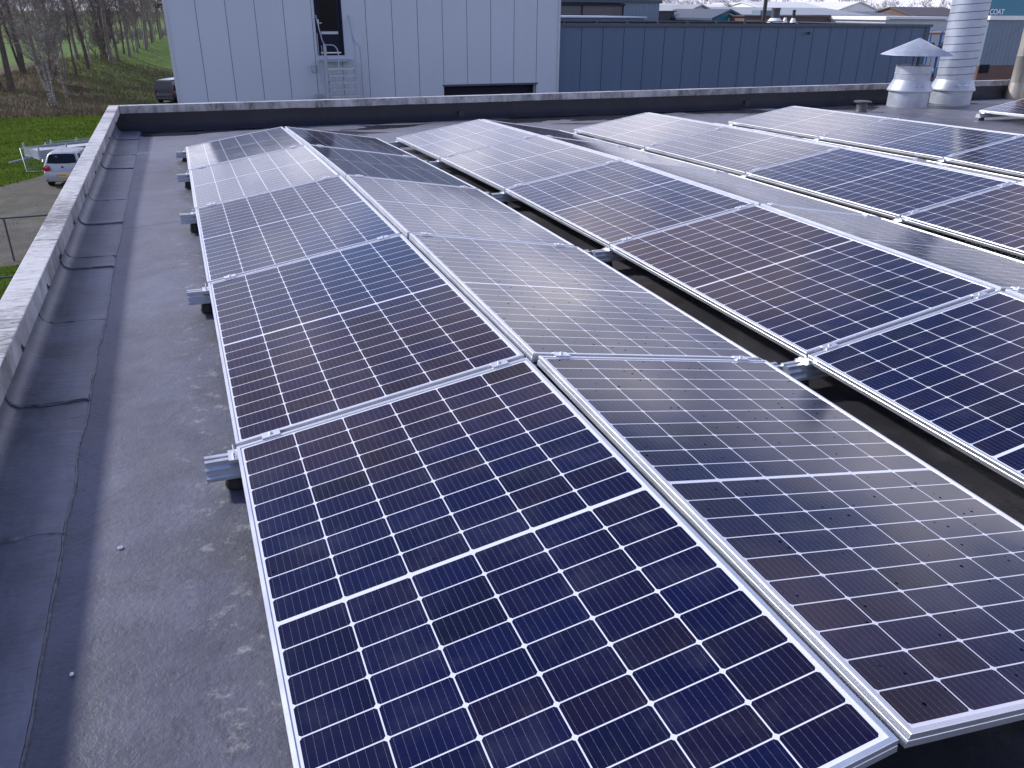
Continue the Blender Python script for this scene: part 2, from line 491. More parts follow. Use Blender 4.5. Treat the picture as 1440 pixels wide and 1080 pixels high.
M['meadow'] = ground_mat('meadow_grass', [(0.3, (0.045, 0.085, 0.012)), (0.55, (0.075, 0.135, 0.018)), (0.75, (0.12, 0.17, 0.03))], 0.05, 0.3, 1.5, (0.02, 0.55, 0.5, (0.17, 0.20, 0.04)))
M['lawn'] = lawn_ = ground_mat('lawn_grass', [(0.3, (0.035, 0.055, 0.010)), (0.5, (0.062, 0.098, 0.016)), (0.7, (0.11, 0.145, 0.026))], 0.35, 0.8, 6.0, (0.8, 0.56, 0.4, (0.06, 0.06, 0.02)))
lawn_.node_tree.nodes['Principled BSDF'].inputs['Specular IOR Level'].default_value = 0.0
M['bank'] = bank_mat('dry_bank_grass', [(0.3, (0.045, 0.038, 0.02)), (0.5, (0.085, 0.07, 0.038)), (0.7, (0.13, 0.105, 0.065))], 0.3, 0.9, 4.0, (0.16, 0.50, 0.75, (0.055, 0.085, 0.018)))
M['gravel'] = ground_mat('gravel', [(0.3, (0.06, 0.055, 0.045)), (0.5, (0.105, 0.098, 0.082)), (0.7, (0.16, 0.15, 0.13))], 0.5, 0.6, 12.0, (0.45, 0.56, 0.55, (0.06, 0.075, 0.025)))
M['yard'] = ground_mat('asphalt_yard', [(0.3, (0.04, 0.04, 0.042)), (0.6, (0.065, 0.065, 0.068))], 0.3, 0.3, 15.0)
M['blade_green'] = simple('green_grass_blades', (0.070, 0.112, 0.014), 0.9, 0, 0.5, 0.7, spec=0.0)
M['blade_dry'] = simple('dry_grass_blades', (0.15, 0.115, 0.065), 0.85, 0, 0.45, 0.4)
M['bark_dark'] = simple('dark_bark', (0.085, 0.070, 0.058), 0.9, 0, 0.35, 2.5, 0.5, 12, 0.03)
M['bark_grey'] = simple('grey_bark', (0.17, 0.15, 0.13), 0.9, 0, 0.35, 2.5, 0.5, 12, 0.03)
M['twig'] = simple('twigs', (0.19, 0.16, 0.14), 0.9, 0, 0.35, 1.5)
M['twig_far'] = simple('far_twigs', (0.16, 0.135, 0.12), 0.9, 0, 0.35, 0.5)


def birch():
    m, g, b, P = newmat('birch_bark')
    n = g.noise(g.vm('MULTIPLY', P, (1, 1, 3.0)), 2.2, 5, 0.7)
    g.put(b.inputs['Base Color'], g.ramp(n, [(0.40, (0.05, 0.045, 0.04)), (0.50, (0.22, 0.21, 0.18)), (0.65, (0.34, 0.33, 0.29))]))
    b.inputs['Roughness'].default_value = 0.8
    return m


M['birch'] = birch()


def flue_mat():
    m, g, b, P = newmat('rust_stained_flue')
    n = g.noise(g.vm('MULTIPLY', P, (1, 1, 0.25)), 9.0, 5, 0.65)
    x, y, z = g.xyz(P)
    f = g.m('ADD', n, g.m('MULTIPLY', g.step(z, 0.9, 1.6), 0.22))
    f = g.m('ADD', f, g.m('MULTIPLY', g.m('SUBTRACT', 1.0, g.step(z, 0.0, 0.3)), 0.12))
    g.put(b.inputs['Base Color'], g.ramp(f, [(0.40, (0.34, 0.34, 0.34)), (0.56, (0.30, 0.26, 0.19)), (0.75, (0.20, 0.115, 0.05))]))
    b.inputs['Metallic'].default_value = 0.35
    b.inputs['Roughness'].default_value = 0.45
    return m


M['flue'] = flue_mat()


# ---------------------------------------------------------------- mesh helpers
class MB:
    def __init__(s):
        s.v = []
        s.f = []
        s.sm = []

    def add(s, vs, fs, smooth=False):
        k = len(s.v)
        s.v += [tuple(v) for v in vs]
        s.f += [tuple(i + k for i in f) for f in fs]
        s.sm += [smooth] * len(fs)
        return s

    def box(s, x0, x1, y0, y1, z0, z1):
        vs = [(x, y, z) for x in (x0, x1) for y in (y0, y1) for z in (z0, z1)]
        return s.add(vs, [(0, 1, 3, 2), (4, 6, 7, 5), (0, 4, 5, 1), (2, 3, 7, 6), (0, 2, 6, 4), (1, 5, 7, 3)])

    def quad(s, *p):
        return s.add(p, [tuple(range(len(p)))])

    def prism(s, poly, axis, a, b):
        """extrude a 2-D polygon along axis ('x','y','z') from a to b"""
        def P(u, w, t):
            return {'x': (t, u, w), 'y': (u, t, w), 'z': (u, w, t)}[axis]
        n = len(poly)
        vs = [P(u, w, a) for u, w in poly] + [P(u, w, b) for u, w in poly]
        fs = [(i, (i + 1) % n, n + (i + 1) % n, n + i) for i in range(n)]
        fs += [tuple(reversed(range(n))), tuple(range(n, 2 * n))]
        return s.add(vs, fs)

    def tube(s, pts, rad, n=8, caps=True, smooth=True):
        pts = [Vector(p) for p in pts]
        if not hasattr(rad, '__len__'):
            rad = [rad] * len(pts)
        vs, fs = [], []
        prev = None
        for i, p in enumerate(pts):
            d = (pts[min(i + 1, len(pts) - 1)] - pts[max(i - 1, 0)])
            if d.length < 1e-9:
                d = Vector((0, 0, 1))
            d.normalize()
            if prev is None:
                a = d.cross(Vector((0, 0, 1)) if abs(d.z) < 0.9 else Vector((1, 0, 0))).normalized()
            else:
                a = (prev - d * prev.dot(d))
                a = a.normalized() if a.length > 1e-6 else d.orthogonal().normalized()
            prev = a
            bq = d.cross(a)
            for k in range(n):
                t = 2 * PI * k / n
                vs.append(p + (a * math.cos(t) + bq * math.sin(t)) * rad[i])
        for i in range(len(pts) - 1):
            for k in range(n):
                k2 = (k + 1) % n
                fs.append((i * n + k, i * n + k2, (i + 1) * n + k2, (i + 1) * n + k))
        if caps:
            fs.append(tuple(reversed(range(n))))
            fs.append(tuple(range((len(pts) - 1) * n, len(pts) * n)))
        return s.add(vs, fs, smooth)

    def lathe(s, prof, n=40, cx=0, cy=0, smooth=True, caps=True):
        vs, fs = [], []
        for r, z in prof:
            for k in range(n):
                t = 2 * PI * k / n
                vs.append((cx + r * math.cos(t), cy + r * math.sin(t), z))
        for i in range(len(prof) - 1):
            for k in range(n):
                k2 = (k + 1) % n
                fs.append((i * n + k, i * n + k2, (i + 1) * n + k2, (i + 1) * n + k))
        if caps:
            fs.append(tuple(reversed(range(n))))
            fs.append(tuple(range((len(prof) - 1) * n, len(prof) * n)))
        return s.add(vs, fs, smooth)

    def loft(s, rings, closed=True, caps=False, smooth=False):
        n = len(rings[0])
        vs = [v for r in rings for v in r]
        fs = []
        for i in range(len(rings) - 1):
            for k in range(n if closed else n - 1):
                k2 = (k + 1) % n
                fs.append((i * n + k, i * n + k2, (i + 1) * n + k2, (i + 1) * n + k))
        if caps:
            fs.append(tuple(reversed(range(n))))
            fs.append(tuple(range((len(rings) - 1) * n, len(rings) * n)))
        return s.add(vs, fs, smooth)

    def mesh(s, name, mat, fix=True):
        me = bpy.data.meshes.new(name)
        me.from_pydata(s.v, [], s.f)
        me.materials.append(mat)
        me.polygons.foreach_set('use_smooth', s.sm)
        if fix:
            bm = bmesh.new()
            bm.from_mesh(me)
            bmesh.ops.recalc_face_normals(bm, faces=bm.faces)
            bm.to_mesh(me)
            bm.free()
        if any(s.sm):
            try:
                me.set_sharp_from_angle(angle=R(40))
            except Exception:
                pass
        me.update()
        return me

    def build(s, name, mat, parent=None, fix=True):
        o = bpy.data.objects.new(name, s.mesh(name, mat, fix))
        col.objects.link(o)
        if parent:
            o.parent = parent
        return o


def tag(o, label=None, cat=None, group=None, kind=None):
    if label:
        o['label'] = label
    if cat:
        o['category'] = cat
    if group:
        o['group'] = group
    if kind:
        o['kind'] = kind
    return o


def empty(name, loc, label, cat, group=None, rz=0.0):
    o = bpy.data.objects.new(name, None)
    o.location = loc
    o.rotation_euler = (0, 0, rz)
    o.empty_display_size = 0.1
    col.objects.link(o)
    return tag(o, label, cat, group)


KIDS = {}


def copy_tree(o, parent=None):
    c = o.copy()
    col.objects.link(c)
    c.parent = parent
    for ch in [q for q in bpy.data.objects if q.parent == o]:
        copy_tree(ch, c)
    return c


def bevel(o, wd, seg=2):
    me = o.data
    bm = bmesh.new()
    bm.from_mesh(me)
    bmesh.ops.bevel(bm, geom=[e for e in bm.edges if len(e.link_faces) == 2 and e.calc_face_angle(0) > 0.5], offset=wd, segments=seg, affect='EDGES', profile=0.6)
    bm.to_mesh(me)
    bm.free()
    return o


rnd = random.Random(11)
GZ = -6.8        # ground level
RZ = -0.15       # roof level

# ================================================================ THE SETTING
def sheet(name, pts, z, mat, kind='structure', div=None):
    mb = MB()
    mb.quad(*[(x, y, z) for x, y in pts])
    o = mb.build(name, mat, None, False)
    tag(o, kind=kind)
    return o


# meadow: one sheet to the horizon
tag(MB().quad((-1500, -300, GZ), (1500, -300, GZ), (1500, 2200, GZ), (-1500, 2200, GZ)).build('ground', M['meadow'], None, False), kind='structure')
sheet('gravel_yard', [(-11.5, -30), (-0.4, -30), (-0.4, 62), (-5.4, 62), (-6.0, 52), (-7.3, 46.8), (-9.6, 43), (-11.5, 37)], GZ + 0.012, M['gravel'])
sheet('lawn', [(-60, -30), (-11.6, -30), (-11.6, 36.5), (-9.7, 42.6), (-7.4, 46.4), (-6.1, 51.8), (-5.5, 62.2), (-0.5, 62.2), (-0.5, 76.5), (-60, 77)], GZ + 0.008, M['lawn'])
sheet('asphalt_yard', [(0.0, -30), (140, -30), (140, 240), (0.6, 240)], GZ + 0.016, M['yard'])


def bank_h(x, y):
    # dry bank under the trees, rising into a grassy dyke towards the hall
    a = max(0.0, min(1.0, (y - 76) / 8.0))
    a = a * a * (3 - 2 * a)
    cx = -13.5 + (y - 92) * 0.135
    d = (x - cx) / 6.5
    hump = math.exp(-d * d)
    far = max(0.0, min(1.0, (y - 84) / 40.0))
    nz = noise.noise(Vector((x * 0.35, y * 0.2, 0))) * 0.25 + noise.noise(Vector((x * 1.3, y * 0.8, 3))) * 0.08
    e = min(1.0, max(0.0, (16 - abs(x - cx)) / 6))
    return GZ + 0.02 + a * e * (0.10 + 2.6 * hump * far + nz * 0.8 + 0.1)


mb = MB()
NX, NY = 60, 110
vs, fs = [], []
for j in range(NY + 1):
    for i in range(NX + 1):
        y = 75 + (j / NY) ** 1.25 * 160
        cx = -13.5 + (y - 92) * 0.135
        x = cx - 17 + 34 * i / NX
        edge = 0.6 * noise.noise(Vector((x * 0.5, 1.0, 0)))
        z = bank_h(x, y)
        if i in (0, NX) or j in (0, NY):
            z = GZ - 0.05
        vs.append((x, y + (edge if j == 0 else 0), z))
for j in range(NY):
    for i in range(NX):
        a = j * (NX + 1) + i
        fs.append((a, a + 1, a + NX + 2, a + NX + 1))
mb.add(vs, fs, True)
tag(mb.build('grass_bank', M['bank'], None, False), kind='structure')


def blades(name, mat, n, region, hmin, hmax, wd, seed, zf):
    r = random.Random(seed)
    mb = MB()
    vs, fs = [], []
    for i in range(n):
        x, y = region(r)
        z = zf(x, y)
        h = r.uniform(hmin, hmax)
        a = r.uniform(0, PI)
        dx, dy = math.cos(a) * wd, math.sin(a) * wd
        lx, ly = r.gauss(0, 0.35) * h, r.gauss(0, 0.35) * h
        k = len(vs)
        vs += [(x - dx, y - dy, z - 0.03), (x + dx, y + dy, z - 0.03), (x + lx, y + ly, z + h)]
        fs.append((k, k + 1, k + 2))
    mb.add(vs, fs)
    o = mb.build(name, mat, None, False)
    return tag(o, kind='stuff')


def reg_bank(r):
    y = 75.5 + r.random() ** 1.3 * 45
    cx = -13.5 + (y - 92) * 0.135
    return r.uniform(cx - 9, cx + 13), y


o = blades('dry_grass', M['blade_dry'], 20000, reg_bank, 0.15, 0.6, 0.03, 3, bank_h)
tag(o, 'dry brown grass and weeds on the bank under the trees', 'grass')


def in_poly(x, y, p):
    c = False
    for i in range(len(p)):
        (x1, y1), (x2, y2) = p[i], p[i - 1]
        if (y1 > y) != (y2 > y) and x < (x2 - x1) * (y - y1) / (y2 - y1) + x1:
            c = not c
    return c


LAWN = [(-30, 34), (-11.9, 34), (-9.9, 42.0), (-7.6, 46.0), (-6.3, 51.8), (-5.6, 62.2), (-0.5, 62.2), (-0.5, 76.0), (-30, 76.5)]


def reg_lawn(r):
    while True:
        x, y = r.uniform(-20, -0.6), r.uniform(36, 76)
        if in_poly(x, y, LAWN):
            return x, y


o = blades('green_grass', M['blade_green'], 26000, reg_lawn, 0.05, 0.16, 0.02, 5, lambda x, y: GZ)
tag(o, 'short green grass on the lawn beside the gravel yard', 'grass')

# ================================================================ THE BUILDING UNDER THE CAMERA
own = empty('flat_roof_building', (0, 0, 0), 'flat-roofed building carrying the solar panels, with bitumen felt and pale stained coping', 'building')
XW, YW = -0.74, 9.80     # inner faces of the copings
XR = 24.0


CROWN = [-0.04, 0.008, 0.032, 0.035, 0.012, 0.0]


def roof_z(x, y):
    z = RZ
    if y > 4.5:
        z -= 0.045 * min(1.0, (y - 4.5) / 5.0)
    cx_ = max(0.0, min(1.0, (x + 0.42) / 0.35))
    fy = max(0.0, min(4.999, y / 1.7767 + 1))
    iy = int(fy)
    z += cx_ * 0.75 * (CROWN[iy] * (1 - fy + iy) + CROWN[iy + 1] * (fy - iy)) * (1 if y < 7.1 else max(0.0, 1 - (y - 7.1) / 1.5))
    z += 0.006 * noise.noise(Vector((x * 0.6, y * 0.6, 0.3)))
    return z


mb = MB()
vs, fs = [], []
nx, ny = 90, 70
for j in range(ny + 1):
    for i in range(nx + 1):
        x = XW - 0.09 + (XR - XW) * (i / nx) ** 1.4
        y = -7 + (YW + 0.02 + 7) * j / ny
        vs.append((x, y, roof_z(x, y)))
for j in range(ny):
    for i in range(nx):
        a = j * (nx + 1) + i
        fs.append((a, a + 1, a + nx + 2, a + nx + 1))
mb.add(vs, fs, True)
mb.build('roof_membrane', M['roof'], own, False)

# outer walls
mb = MB()
mb.box(XW - 0.115, XR, -7, YW + 0.10, GZ, -0.30)
mb.box(XW - 0.115, XW - 0.086, -7, YW + 0.10, -0.299, 0.028)
mb.box(XW - 0.012, XR, YW + 0.014, YW + 0.10, -0.299, 0.028)
mb.build('wall', M['grey_panel'], own)

# flashing strips on the left: flat tongue, rounded cant, upstand
joints = [-7.0, -5.0, -3.1, -1.6, -0.05, 0.93, 1.93, 2.93, 3.19, 4.13, 5.01, 6.66, 7.61, 8.90, 9.79]
PROF = [(-0.522, 0.0015), (-0.535, 0.006), (-0.60, 0.007), (-0.68, 0.008), (-0.745, 0.010), (-0.772, 0.016), (-0.792, 0.030), (-0.804, 0.055), (-0.810, 0.090), (-0.815, 0.140), (-0.818, 0.176)]
for k in range(len(joints) - 1):
    y0, y1 = joints[k] - 0.05, joints[k + 1]
    ns = max(4, int((y1 - y0) / 0.04))
    vs, fs = [], []
    lift = 0.004 * (k % 2) + 0.001
    for j in range(ns + 1):
        t = j / ns
        for i, (px, pz) in enumerate(PROF):
            wob = 0.010 * noise.noise(Vector((px * 9, k * 3.3, 1.2))) + 0.004 * noise.noise(Vector((px * 40, k * 1.7, 5)))
            y = y0 + (y1 - y0) * t
            if j == 0 or j == ns:
                y += wob
            xx = px
            if i < 2:
                xx += 0.011 * noise.noise(Vector((y * 3.0, 0.7, 0))) + 0.004 * noise.noise(Vector((y * 17.0, 2.7, 0)))
            up = lift
            # the near end of each strip laps over its neighbour and lifts
            if t < 0.06:
                up += 0.005
            zz = roof_z(px, y) + pz + up + 0.003 * noise.noise(Vector((y * 2.3, px * 8, 0)))
            vs.append((xx + up * 0.8 * (i / len(PROF)), y, zz))
    n = len(PROF)
    for j in range(ns):
        for i in range(n - 1):
            a = j * n + i
            fs.append((a, a + 1, a + n + 1, a + n))
    # skirts give the sheet its thickness at the near end and at the seam
    base = len(vs)
    for i in range(n):
        x, y, z = vs[i]
        vs.append((x, y + 0.001, z - 0.010))
    for i in range(n - 1):
        fs.append((i, base + i, base + i + 1, i + 1))
    MB().add(vs, fs, True).build('flashing_strip', M['felt'], own, False)
# beads of bitumen squeezed out along the seam and at the laps
mb = MB()
pts, rad = [], []
y = -6.9
while y < 9.7:
    x = -0.519 + 0.012 * noise.noise(Vector((y * 3.0, 0.7, 0))) + 0.004 * noise.noise(Vector((y * 17.0, 2.7, 0)))
    pts.append((x, y, roof_z(x, y) + 0.0015))
    rad.append(0.0045 + 0.0035 * max(-0.6, noise.noise(Vector((y * 9, 4, 4)))))
    y += 0.03
mb.tube(pts, rad, 6)
for k, y in enumerate(joints[1:-1]):
    pts, rad = [], []
    for i in range(26):
        t = i / 25
        q = t * (len(PROF) - 3)
        a, f = int(q), q - int(q)
        px = PROF[a][0] * (1 - f) + PROF[a + 1][0] * f
        pz = PROF[a][1] * (1 - f) + PROF[a + 1][1] * f
        yy = y - 0.05 + 0.010 * noise.noise(Vector((px * 9, (k + 1) * 3.3, 1.2))) + 0.004 * noise.noise(Vector((px * 40, (k + 1) * 1.7, 5)))
        pts.append((px + 0.003, yy - 0.001, roof_z(px, yy) + pz + 0.004))
        rad.append(max(0.0012, 0.0045 + 0.008 * noise.noise(Vector((t * 16, k * 3.1, 0)))))
    mb.tube(pts, rad, 6)
mb.build('seam_bead', M['bead'], own)

# far upstand, in strips
xs = [-0.815, 0.6, 1.62, 2.7, 3.75, 4.8, 5.9, 7.0, 8.1, 9.2, 10.3, 11.4, 12.5, 13.6, 14.8, 16.0, 18.0, 20.0, 22.0, 24.0]
for k in range(len(xs) - 1):
    prof = [(YW - 0.20, 0.003), (YW - 0.12, 0.010), (YW - 0.06, 0.035), (YW - 0.025, 0.075), (YW - 0.008, 0.13), (YW - 0.002, 0.225)]
    ns = 12
    vs, fs = [], []
    lift = 0.004 * (k % 2)
    for j in range(ns + 1):
        x = xs[k] + (xs[k + 1] + 0.03 - xs[k]) * j / ns
        for i, (py, pz) in enumerate(prof):
            wy = 0.02 * noise.noise(Vector((x * 2.0, 3, i * 0.2))) if i == 0 else 0
            vs.append((x, py + wy - lift, roof_z(x, py) + pz + lift + 0.006 * noise.noise(Vector((x * 3, i, 0)))))
    n = len(prof)
    for j in range(ns):
        for i in range(n - 1):
            a = j * n + i
            fs.append((a, a + 1, a + n + 1, a + n))
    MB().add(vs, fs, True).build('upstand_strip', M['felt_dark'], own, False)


# coping lengths with open joints
def coping_len(x0, x1, y0, y1, ends=True):
    z0, z1 = 0.030, 0.130
    mb = MB()
    mb.box(x0, x1, y0, y1, z0, z1)
    o = mb.build('coping', M['coping'], own)
    bevel(o, 0.006, 2)
    return o


jy = [-6.4, -3.4, -0.4, 2.56, 5.5, 8.4]
edges = [-7.0] + jy + [YW + 0.118]
for a, b in zip(edges[:-1], edges[1:]):
    coping_len(XW - 0.125, XW, a + 0.003, b - 0.003)
jx = [0.56, 3.43, 6.34, 9.23, 12.16, 15.1, 18.0, 20.9]
edges = [XW + 0.003] + jx + [XR]
for a, b in zip(edges[:-1], edges[1:]):
    coping_len(a + 0.003, b - 0.003, YW, YW + 0.118)
# joint cover strips and fixings on the inner face
for y in [-1.9, -0.9, 0.1, 1.05, 1.9, 2.45, 2.50, 3.3, 4.2, 5.2, 6.2, 7.3, 8.6]:
    mb = MB()
    mb.tube([(XW + 0.001, y, 0.050), (XW + 0.010, y, 0.050)], 0.006, 8)
    mb.box(XW + 0.001, XW + 0.004, y - 0.008, y + 0.008, 0.036, 0.064)
    mb.build('coping_fixing', M['screw'], own)
for x in (3.97, 9.15):
    mb = MB()
    mb.box(x - 0.045, x + 0.045, YW - 0.06, YW - 0.012, -0.165, -0.075)
    mb.box(x - 0.055, x + 0.055, YW - 0.068, YW - 0.062, -0.17, -0.155)
    mb.build('overflow_outlet', M['black'], own)

# a lost washer and a pale pebble on the felt
mb = MB().lathe([(0.004, 0.0), (0.010, 0.0), (0.010, 0.002), (0.004, 0.002), (0.004, 0.0)], 20, caps=False)
o = mb.build('washer', M['steel'])
o.scale = (0.8, 0.8, 0.8)
o.location = (-0.359, -0.239, roof_z(-0.359, -0.239) + 0.004)
tag(o, 'small steel washer lying on the bare felt left of the panels', 'washer')
mb = MB().lathe([(0.001, 0.0), (0.005, 0.001), (0.007, 0.004), (0.004, 0.0075), (0.001, 0.008)], 10)
o = mb.build('pebble', M['white'])
o.location = (-0.445, -0.745, roof_z(-0.44, -0.745) + 0.003)
o.scale = (0.7, 1.0, 0.6)
tag(o, 'tiny white pebble on the felt near the left seam', 'pebble')

# ================================================================ SOLAR PANELS
TILT, RG, VG, PP = 0.1636, 0.0386, 0.2004, 1.7767
SH = [0, -0.0418, -0.0242, -0.0437]
DZ = [[-0.057, 0.002, 0.029, 0.039, 0.007, -0.045], [-0.032, 0.014, 0.035, 0.034, 0.0, -0.043], [-0.021, 0.01, 0.026, 0.021, -0.007, -0.044], [-0.017, 0.01, 0.031, 0.036, 0.003, -0.031]]
DX = [[0.014, 0.007, -0.001, -0.006, -0.007, -0.002], [-0.002, -0.003, -0.001, 0, 0, 0.003], [0.001, 0.001, 0, -0.004, -0.004, 0], [0, 0, 0.001, 0.001, 0, 0.003]]
CA, SA = PW * math.cos(TILT), PW * math.sin(TILT)
TP = 2 * CA + RG + VG


def corner(n, slope, edge, j):
    k = min(n, 3)
    x = n * TP + ((0 if edge == 'l' else CA) if slope == 'L' else (2 * CA + RG if edge == 'l' else CA + RG))
    z = 0 if edge == 'l' else SA
    i = max(0, min(5, j + 1))
    return Vector((x + DX[k][i], j * PP + SH[k], z + DZ[k][i]))


# prototype meshes (local: x up or down the slope, y along the row, z = 0 top of the frame)
def ring(i, z):
    return [(i, i, z), (PW - i, i, z), (PW - i, PL - i, z), (i, PL - i, z)]


frame_me = MB().loft([ring(0.0115, -0.0030), ring(0.0110, 0.0), ring(0.0012, 0.0), ring(0.0, -0.0014), ring(0.0, -0.0125), ring(0.0010, -0.0135),
                      ring(0.0010, -0.0175), ring(0.0, -0.0185), ring(0.0, -PT), ring(0.028, -PT), ring(0.028, -PT + 0.002), ring(0.002, -PT + 0.002), ring(0.002, -0.008), ring(0.0115, -0.008)], True).mesh('frame', M['alu'])
a = 0.0100
sheet_me = MB().quad((a, a, -0.0035), (PW - a, a, -0.0035), (PW - a, PL - a, -0.0035), (a, PL - a, -0.0035)).mesh('cell_sheet', M['cells'], False)
sheet_wet_me = sheet_me.copy()
sheet_wet_me.materials[0] = M['cells_wet']
back_me = MB().quad((a, a, -0.0075), (a, PL - a, -0.0075), (PW - a, PL - a, -0.0075), (PW - a, a, -0.0075)).mesh('backsheet', M['backsheet'], False)

ROWN = ['leftmost double row', 'second double row', 'third double row', 'fourth double row', '', 'separate array at the right edge']
ORD = ['nearest', 'second-nearest', 'third-nearest', 'second-farthest', 'farthest']
LOOK = {(0, 'L', -1): ', with big navy cells close up', (0, 'R', -1): ', grey-blue glass with its near corner in view',
        (0, 'L', 3): ', half of it mirroring the dark hall', (0, 'R', 3): ', dark with the mirrored hall', (1, 'L', -1): ', deep navy cells'}
panel_proto = None


def panel(n, slope, j):
    global panel_proto
    o0 = corner(n, slope, 'l' if slope == 'L' else 'r', j)
    o1 = corner(n, slope, 'r' if slope == 'L' else 'l', j)
    f0 = corner(n, slope, 'l' if slope == 'L' else 'r', j + 1)
    f1 = corner(n, slope, 'r' if slope == 'L' else 'l', j + 1)
    ex = ((o1 - o0) + (f1 - f0)).normalized()
    ey = ((f0 - o0) + (f1 - o1))
    ey = (ey - ex * ey.dot(ex)).normalized()
    ez = ex.cross(ey)
    c = (o0 + o1 + f0 + f1) / 4
    org = c - ex * PW / 2 - ey * PL / 2
    mw = Matrix((ex, ey, ez)).transposed().to_4x4()
    mw.translation = org
    if panel_proto is None:
        panel_proto = bpy.data.objects.new('solar_panel', None)
        col.objects.link(panel_proto)
        tag(panel_proto, 'x', 'solar panel', 'solar panels on the flat roof')
        panel_proto.rotation_mode = 'QUATERNION'
        for nm, me in (('frame', frame_me), ('cell_sheet', sheet_me), ('backsheet', back_me)):
            q = bpy.data.objects.new(nm, me)
            q.parent = panel_proto
            col.objects.link(q)
        p = panel_proto
    else:
        p = copy_tree(panel_proto)
    p.location = org
    p.rotation_quaternion = mw.to_quaternion()
    if slope == 'R':
        for q in bpy.data.objects:
            if q.parent == p and q.name.startswith('cell_sheet'):
                q.data = sheet_wet_me
    side = 'left-tilted' if slope == 'L' else 'right-tilted'
    if n == 5:
        p['label'] = '%s panel of the %s by the ducts' % ('left-tilted' if slope == 'L' else 'right-tilted', ROWN[n])
        if j == 2:
            p['label'] = 'nearer left-tilted panel of the separate array at the right edge'
    else:
        p['label'] = '%s %s panel of the %s%s' % (ORD[j + 1], side, ROWN[n], LOOK.get((n, slope, j), ''))
    return p


layout = {0: (-1, 'LR'), 1: (-1, 'LR'), 2: (0, 'LR'), 3: (1, 'LR')}
for n, (j0, sl) in layout.items():
    for s in sl:
        for j in range(j0, 4):
            panel(n, s, j)
panel(5, 'L', 3)
panel(5, 'L', 2)
panel(5, 'R', 3)

# mounting rails: under every joint across the double row, with feet, clamps and clips
rail_poly = [(a_ * 1.2, b_ * 1.25) for a_, b_ in [(-0.042, 0.0), (0.042, 0.0), (0.042, 0.010), (0.030, 0.012), (0.030, 0.030), (0.022, 0.034), (0.022, 0.046), (0.008, 0.046), (0.008, 0.040),
             (-0.004, 0.040), (-0.004, 0.046), (-0.018, 0.046), (-0.018, 0.034), (-0.030, 0.028), (-0.030, 0.014), (-0.042, 0.010)]]
clamp_me = MB()
clamp_me.box(-0.030, 0.030, -0.019, 0.019, 0.0005, 0.0045)
clamp_me.box(-0.030, 0.030, -0.007, 0.007, -0.030, 0.0004)
clamp_me.lathe([(0.0065, 0.0046), (0.0065, 0.010), (0.0055, 0.0108)], 12)
clamp_me = clamp_me.mesh('clamp', M['alu'])
foot_me = MB().lathe([(0.040, 0.0), (0.042, 0.012), (0.037, 0.024), (0.033, 0.050), (0.034, 0.062)], 24).mesh('rubber_foot', M['rubber'])

WHERE = ['in front of the nearest panels', 'behind the nearest panels', 'behind the second-nearest panels', 'behind the third-nearest panels', 'behind the second-farthest panels', 'at the far end']


def rail(n, j):
    first = corner(n, 'L', 'l', j)
    zz = first.z
    root = empty('mounting_rail', (first.x, first.y, 0), 'galvanised mounting rail under the %s, %s' % (ROWN[n], WHERE[j + 1] if n != 5 else ('at its far end' if j == 4 else 'behind its nearer panel')), 'rail', 'mounting rails under the panel rows')
    y = 0.0
    if j == -1:
        y = 0.42
    if j == 4:
        y = -0.10
    x0, x1 = -0.105, TP - 0.110
    if n == 5 or (n == 3):
        x1 = 2 * CA + RG + 0.105
    ztop = zz - PT - 0.001
    MB().prism([(y + a, ztop - 0.058 + b) for a, b in rail_poly], 'x', x0, x1).build('rail_profile', M['steel'], root)
    rz = roof_z(first.x, first.y)
    xs_ = [-0.012, CA + RG / 2, 2 * CA + RG + 0.02]
    for x in xs_:
        f = bpy.data.objects.new('rubber_foot', foot_me)
        f.parent = root
        f.location = (x, y, rz + 0.0)
        hgt = (ztop - 0.058) - rz
        f.scale = (1, 1, max(0.4, hgt / 0.062))
        col.objects.link(f)
    # ridge post
    MB().box(CA + RG / 2 - 0.018, CA + RG / 2 + 0.018, y - 0.02, y + 0.02, ztop - 0.002, zz + SA - PT - 0.004).build('ridge_post', M['steel'], root)
    # low clips at both low edges
    for x, sgn in ((0.0, 1), (2 * CA + RG, -1)):
        m2 = MB()
        m2.box(x - 0.030 if sgn > 0 else x - 0.020, x + 0.020 if sgn > 0 else x + 0.030, y - 0.036, y + 0.036, ztop + 0.0005, ztop + 0.0035)
        xa = x - sgn * 0.010
        m2.box(min(xa, xa - sgn * 0.004), max(xa, xa - sgn * 0.004), y - 0.030, y + 0.030, ztop + 0.0036, ztop + 0.026)
        m2.build('edge_clip', M['alu'], root)
    # clamps on top of the frames
    for slope in 'LR':
        lo, hi = corner(n, slope, 'l', j), corner(n, slope, 'r', j)
        for t in (0.11, 0.90):
            if j in (-1, 4):
                continue
            p = lo.lerp(hi, t) - Vector((first.x, first.y, 0))
            c = bpy.data.objects.new('clamp', clamp_me)
            c.parent = root
            c.location = p
            c.rotation_euler = (0, -TILT if slope == 'L' else TILT, 0)
            col.objects.link(c)
    return root


for n, j0 in ((0, -1), (1, -1), (2, 0), (3, 1)):
    for j in range(j0, 5):
        rail(n, j)
rail(5, 4)
rail(5, 3)


# ================================================================ ROOF VENTS
def sheet_bolt(mb, x, y, z, r=0.008):
    mb.lathe([(r, z), (r * 0.6, z + r * 0.7)], 8, x, y)


